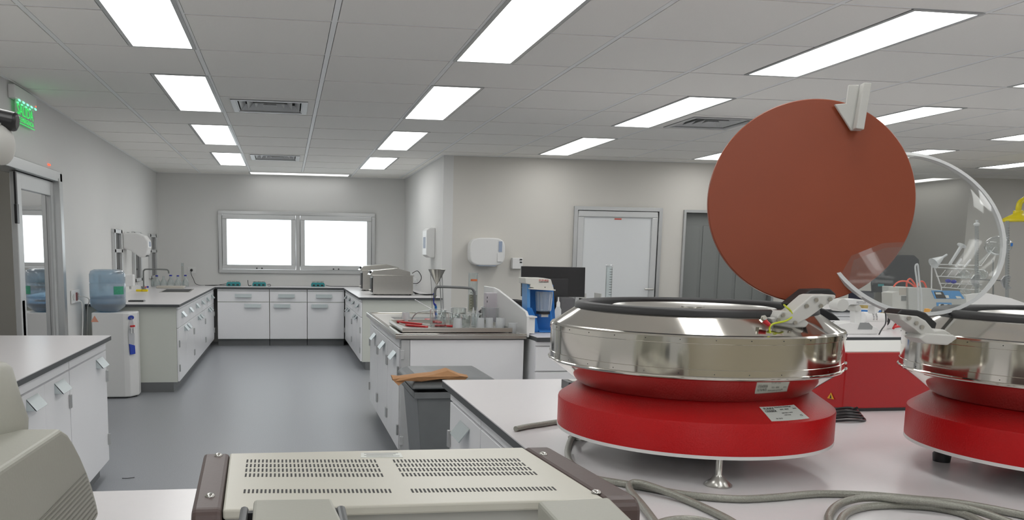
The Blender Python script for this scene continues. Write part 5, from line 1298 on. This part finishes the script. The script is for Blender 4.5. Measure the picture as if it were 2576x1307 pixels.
f2 = PX_(t, [(2356, 760), (2394, 761), (2394, 797), (2358, 796)], Yi-.003, .003, 'socket_panel', MATS['keypad_blue'], .001)
PX_(t, [(2362, 764), (2391, 765), (2391, 773), (2362, 772)], Yi-.005, .002, 'socket_strip', M_label, .0, f2)
PX_(t, [(2362, 778), (2391, 779), (2391, 787), (2362, 786)], Yi-.005, .002, 'socket_strip', M_label, .0, f2)
for (x, y) in ((2369, 768), (2385, 769), (2370, 782), (2386, 782)):
    q = atY(x, y, Yi-.005); MB().cyl(q, q+Vector((0, -.012, 0)), .013, n=20).build('knob', M_black, f2, bevel=.002, off=O)
PX_(t, [(2396, 850), (2396, 772), (2402, 766), (2418, 767), (2416, 800), (2425, 850)], Yi-.02, .03, 'side_bracket', M_door, .003)
PX_(t, [(2416, 850), (2417, 768), (2440, 768), (2440, 850)], Yi+.05, .1, 'pump_block', M_grey2, .003)
PX_(t, [(2431, 778), (2431, 766), (2441, 766), (2441, 778)], Yi+.04, .02, 'valve', M_black, .001)
# tubes red
pts = [atY(2247, 735, 6.1), atY(2250, 718, 6.1), atY(2262, 708, 6.1), atY(2278, 707, 6.1), atY(2290, 712, 6.1), atY(2302, 722, 6.1), atY(2306, 728, 6.1)]
pts2 = [atY(2281, 730, 6.12), atY(2281, 712, 6.12), atY(2286, 702, 6.12), atY(2292, 702, 6.12), atY(2300, 712, 6.12), atY(2306, 722, 6.12), atY(2315, 708, 6.12), atY(2324, 710, 6.12), atY(2330, 723, 6.12)]
t = thing('rubber_tubing', 'bright red rubber tubing looping above the grey instrument', 'tube', tuple(pts[0]))
MB().tube(pts, .0065, 8, 6).build('tube', mat('orange_red_rubber', (.85, .10, .05), .35, noise=.03), t, off=t.location)
MB().tube(pts2, .0065, 8, 6).build('tube', MATS['orange_red_rubber'], t, off=t.location)
# tube holder frame: plate behind it
t = thing('pump_unit', 'pale benchtop pump unit beneath the red tubing loops', 'pump', (atY(2270, 780, 6.05).x, 6.05, B+.001)); O = t.location
PX_(t, [(2244, 850), (2244, 736), (2262, 732), (2262, 722), (2284, 722), (2284, 850)], 6.02, .12, 'housing', M_grey2, .003)
PX_(t, [(2262, 724), (2280, 724), (2279, 741), (2263, 741)], 6.017, .003, 'connector_plate', mat('beige_plate', (.50, .46, .40), .5, noise=.2, nscale=150), 0)
PX_(t, [(2268, 744), (2280, 744), (2280, 756), (2268, 756)], 6.017, .003, 'dark_panel', M_door, 0)
# wash bottle with tall glass tubes
p = Vector((atY(2330, 800, 5.6).x, 5.6, B+.001)); k = mpp(p)
t = thing('wash_bottle', 'white plastic wash bottle with orange cap before the grey instrument', 'bottle', tuple(p)); O = t.location
MB().lathe([(0, 0), (17*k, 0), (18*k, 10*k), (17*k, 20*k), (9*k, 44*k), (6*k, 50*k), (0, 50*k)], n=28).build('body', M_plastw, t)
MB().lathe([(0, 50*k), (7*k, 50*k), (6*k, 60*k), (0, 61*k)], n=20).build('cap', mat('orange_cap', (.85, .38, .02), .4, noise=.02), t)
MB().tube([(0, 0, 56*k), (12*k, 0, 57*k), (22*k, 0, 50*k)], 1.6*k, 8).build('nozzle', MATS['orange_cap'], t)
t = thing('glass_thermometer', 'tall bent clear glass tube rising beside the wash bottle', 'glass tube', (atY(2310, 780, 5.75).x, 5.75, B+.001)); O = t.location
q = [Vector((atY(2313, 790, 5.75).x, 5.75, B+.005)), atY(2310, 740, 5.75), atY(2303, 680, 5.75), atY(2303, 668, 5.75), atY(2306, 664, 5.75), atY(2309, 668, 5.75), atY(2312, 700, 5.75), atY(2318, 750, 5.75), Vector((atY(2322, 790, 5.75).x, 5.75, B+.005))]
MB().tube(q, .006, 8, 6).build('tube', M_plastw, t, off=O)
# drying rack
Yk = 6.62
t = thing('drying_rack', 'white wire drying rack with slanted pegs at the right end of the worktop', 'drying rack', (atY(2400, 800, Yk).x, Yk, B+.001)); O = t.location
def seg(name, a, b, r=.005, Ya=None, Yb2=None, m=None):
    pa2, pb2 = atY(a[0], a[1], Ya or Yk), atY(b[0], b[1], Yb2 or Yk)
    for q in (pa2, pb2): q.z = max(q.z, B+.001+r)
    return MB().tube([pa2, pb2], r, 8).build(name, m or M_white, t, off=O)
seg('rack_leg', (2344, 668), (2340, 830)); seg('rack_leg', (2350, 672), (2368, 722)); seg('rack_leg', (2368, 722), (2369, 830)); seg('rack_leg', (2460, 668), (2462, 830))
for (a, b_) in (((2342, 664), (2470, 668)), ((2345, 672), (2470, 678)), ((2355, 694), (2470, 700)), ((2362, 712), (2470, 716)), ((2368, 722), (2470, 730))): seg('rack_bar', a, b_, .004)
seg('peg', (2468, 668), (2502, 622), .003, Yk, 6.7)
for k2 in range(5): seg('peg', (2365+k2*17, 695+k2*1.2), (2378+k2*17, 679+k2*1.2), .003, Yk, Yk-.05)
for k2 in range(5): seg('peg', (2374+k2*17, 722+k2*1.2), (2388+k2*17, 703+k2*1.2), .003, Yk, Yk-.05)
def leaning(name, label, cat, a, b, prof, m, n=24, extra=None):
    """lathe along a slanted axis from pixel a to b"""
    pa2, pb2 = atY(*a, Yk-.04), atY(*b, Yk-.04); ax = (pb2-pa2); L_ = ax.length
    o = MB().lathe([(r, z*L_) for r, z in prof], (0, 0, 0), n, ax.normalized()).build(name, m, loc=tuple(pa2))
    return tag(o, label, cat)
leaning('glass_funnel', 'milky plastic funnel lying on top of the drying rack left end', 'funnel', (2348, 662), (2382, 640), [(.050, 0), (.047, .03), (.016, .62), (.010, .66), (.009, 1), (.007, 1), (.008, .66), (.014, .6), (.044, .03), (.05, 0)], M_plastw)
leaning('measuring_cylinder', 'slanted measuring cylinder with flared foot upside down on the drying rack', 'measuring cylinder', (2388, 666), (2420, 616), [(.011, 0), (.012, .02), (.013, .85), (.014, .90), (.036, .95), (.036, 1), (0, 1)], M_plastw)
leaning('test_tube', 'left of two glass test tubes upside down on the drying rack', 'test tube', (2404, 670), (2419, 650), [(.008, 0), (.008, .9), (.005, .98), (0, 1)], M_plastw)
leaning('test_tube', 'right of two glass test tubes upside down on the drying rack', 'test tube', (2426, 672), (2442, 652), [(.008, 0), (.008, .9), (.005, .98), (0, 1)], M_plastw)
for (x, y, lb) in ((2385, 706, 'blue stopper on the drying rack, left of two'), (2399, 708, 'blue stopper on the drying rack, right of two')):
    q = atY(x, y, Yk-.05); k = mpp(q)
    tag(MB().ball((0, 0, 0), 6.5*k, (1, 1, .75), 16).build('stopper', M_bluecap, loc=tuple(q)), lb, 'stopper')
for (x, y, r_, lb) in ((2425, 690, 13, 'round glass flask in the middle of the drying rack'), (2452, 706, 11, 'small glass flask low at the right of the drying rack'), (2470, 690, 14, 'glass flask hanging at the drying rack right end'), (2428, 737, 13, 'glass flask standing low under the drying rack')):
    q = atY(x, y, Yk-.07); k = mpp(q)
    t = thing('glass_flask', lb, 'flask', tuple(q), 0, 'glassware drying on the rack')
    MB().ball((0, 0, 0), r_*k, (1, 1, .9), 24).build('bulb', M_glass, t)
    MB().tube([(r_*k*.6, 0, -r_*k*.5), (r_*k*-1.3, .02, r_*k*1.2)], 2.6*k, 10).build('neck', M_glass, t)
q = atY(2511, 617, 6.7); k = mpp(q)
t = thing('glass_flask', 'big round bottomed glass flask with blue print held above the rack', 'flask', tuple(q), 0, 'glassware drying on the rack')
MB().ball((0, 0, 0), 30*k, (1, 1, .82), 32).build('bulb', glassmat('flask_glass', (.86, .88, .88), 1.4, .05, white=.06), t)
MB().tube([(-18*k, 0, -14*k), (-46*k, .03, -52*k)], 4*k, 12).build('neck', M_glass, t)
MB().lathe([(30.3*k, -2*k), (30.4*k, 3*k), (30.3*k, 6*k)], n=10, a0=-1.3, a1=-.6).build('blue_print', M_blue, t)
q = atY(2500, 730, 6.55); k = mpp(q)
t = thing('glass_flask', 'large glass flask lying on its side at the foot of the drying rack', 'flask', (q.x, 6.55, B+24*k), 0, 'glassware drying on the rack')
MB().ball((0, 0, 0), 24*k, (1.25, 1, 1), 28).build('bulb', MATS.get('x', bpy.data.materials['flask_glass']), t)
MB().tube([(-26*k, 0, 2*k), (-60*k, .02, 6*k)], 7*k, 12).build('neck', M_glass, t)
# wall rod that carries the big flask
p = Vector((atY(2500, 800, 6.35).x, 6.35, B+.001))
t = thing('retort_stand', 'grey retort stand with butterfly clamp holding two burettes', 'stand', tuple(p)); O = t.location
MB().box(-.09, .09, -.06, .06, 0, .012).build('stand_base', M_door, t, bevel=.003)
q = atY(2498, 652, 6.35)
MB().tube([(0, 0, .01), (q.x-p.x, 0, q.z-p.z)], .006, 10).build('rod', M_door, t)
q0, q1 = atY(2455, 702, 6.33), atY(2540, 706, 6.33)
MB().tube([q0, q1], .005, 8).build('cross_bar', M_door, t, off=O)
for (cx_, cy_) in ((2535, 708), (2460, 705)):
    w_ = 16
    PX_(t, [(cx_-w_, cy_-4), (cx_-8, cy_-14), (cx_, cy_-16), (cx_+9, cy_-14), (cx_+6, cy_-4), (cx_+2, cy_+2), (cx_+6, cy_+12), (cx_+12, cy_+16), (cx_-2, cy_+20), (cx_-10, cy_+14), (cx_-14, cy_+4)], 6.30, .012, 'clamp', M_alu, .002)
q = atY(2503, 784, 6.33); MB().cyl(q-Vector((0, .02, 0)), q+Vector((0, .02, 0)), .014, n=20).build('clamp_knob', M_black, t, off=O)
def burette(label, xt, yt, xb, Yv, bulb):
    p = Vector((atY(xb, 780, Yv).x, Yv, B+.001)); k = mpp(p); top_ = atY(xt, yt, Yv)
    t = thing('burette', label, 'burette', tuple(p), 0, 'tall glass burettes on the retort stand'); O = t.location
    MB().tube([p+Vector((0, 0, .002)), top_], 4.2*k, 12).build('glass_tube', glassmat('burette_glass', (.72, .75, .76), 1.6, .05, white=.12), t, off=O)
    mk = MB()
    for q in range(24):
        c_ = p.lerp(top_, .38+q*.024); mk.box(c_.x-2.5*k, c_.x+2.5*k, c_.y-4.6*k, c_.y-4.3*k, c_.z-.001, c_.z+.001)
    mk.build('graduations', M_ink, t, off=O)
    c_ = p.lerp(top_, .18)
    MB().box(c_.x-8*k, c_.x+8*k, c_.y-6*k, c_.y+2*k, c_.z-2.5*k, c_.z+2.5*k).build('stopcock', M_redp, t, bevel=.002, off=O)
    if bulb: MB().ball(tuple(top_), 7*k, (1, 1, .7), 18).tube([top_+Vector((-2*k, 0, 3*k)), top_+Vector((-2*k, 0, 11*k))], 1.2*k, 6).tube([top_+Vector((2*k, 0, 3*k)), top_+Vector((2*k, 0, 11*k))], 1.2*k, 6).build('top_bulb', M_plastw, t, off=O)
burette('tall glass burette with small bulb on top, left one', 2457, 564, 2460, 6.28, True)
burette('tall graduated glass burette under the yellow shower head', 2534, 555, 2537, 6.28, False)
# white end screen
t = thing('splash_screen', 'broad white upright screen with curved top edge at the right end of the worktop', 'screen', (atY(2500, 800, 6.0).x, 6.0, B+.001))
PX_(t, [(2405, 850), (2420, 742), (2450, 738), (2476, 735.5), (2503, 741), (2545, 750), (2590, 766), (2600, 850)], 6.14, .015, 'screen_panel', M_white, .002)
for (x, y) in ((2545, 786), (2560, 788)):
    q = atY(x, y, 6.139); MB().cyl(q, q+Vector((0, -.002, 0)), .005, n=12).build('fixing_hole', M_gap, t, off=t.location)
# yellow emergency shower
Ysh = 8.6
q = atY(2560, 549, Ysh); k = mpp(q)
t = thing('emergency_shower', 'bright yellow emergency shower head on a bent pipe', 'emergency shower', tuple(q)); O = t.location
MB().lathe([(0, -8*k), (33*k, -8*k), (34*k, -4*k), (31*k, 0), (14*k, 10*k), (11*k, 12*k), (11*k, 19*k), (8*k, 20*k), (0, 20*k)], n=40).build('shower_head', M_yellow, t)
MB().tube([(0, 0, 18*k), (0, 0, 30*k), (3*k, 0, 40*k), (14*k, 0, 47*k), (30*k, 0, 49*k), (200*k, 0, 49*k), (400*k, 0, 49*k)], 6.5*k, 14, 6).build('pipe', M_yellow, t)
MB().cyl((400*k, 0, -(q.z)), (400*k, 0, 56*k), 8*k, n=16).build('riser_pipe', M_yellow, t)
# white box on the recess wall seen right of the disc
q = atY(2256, 625, 10.0)
t = thing('wall_unit', 'small white box with dark slot low on the wall right of the orange disc', 'wall box', (q.x, YR, q.z))
MB().box(-.05, .05, -.08, 0, -.10, .10).build('housing', M_white, t, bevel=.004)
MB().box(-.04, .04, -.083, -.08, .03, .07).build('slot', M_gap, t)
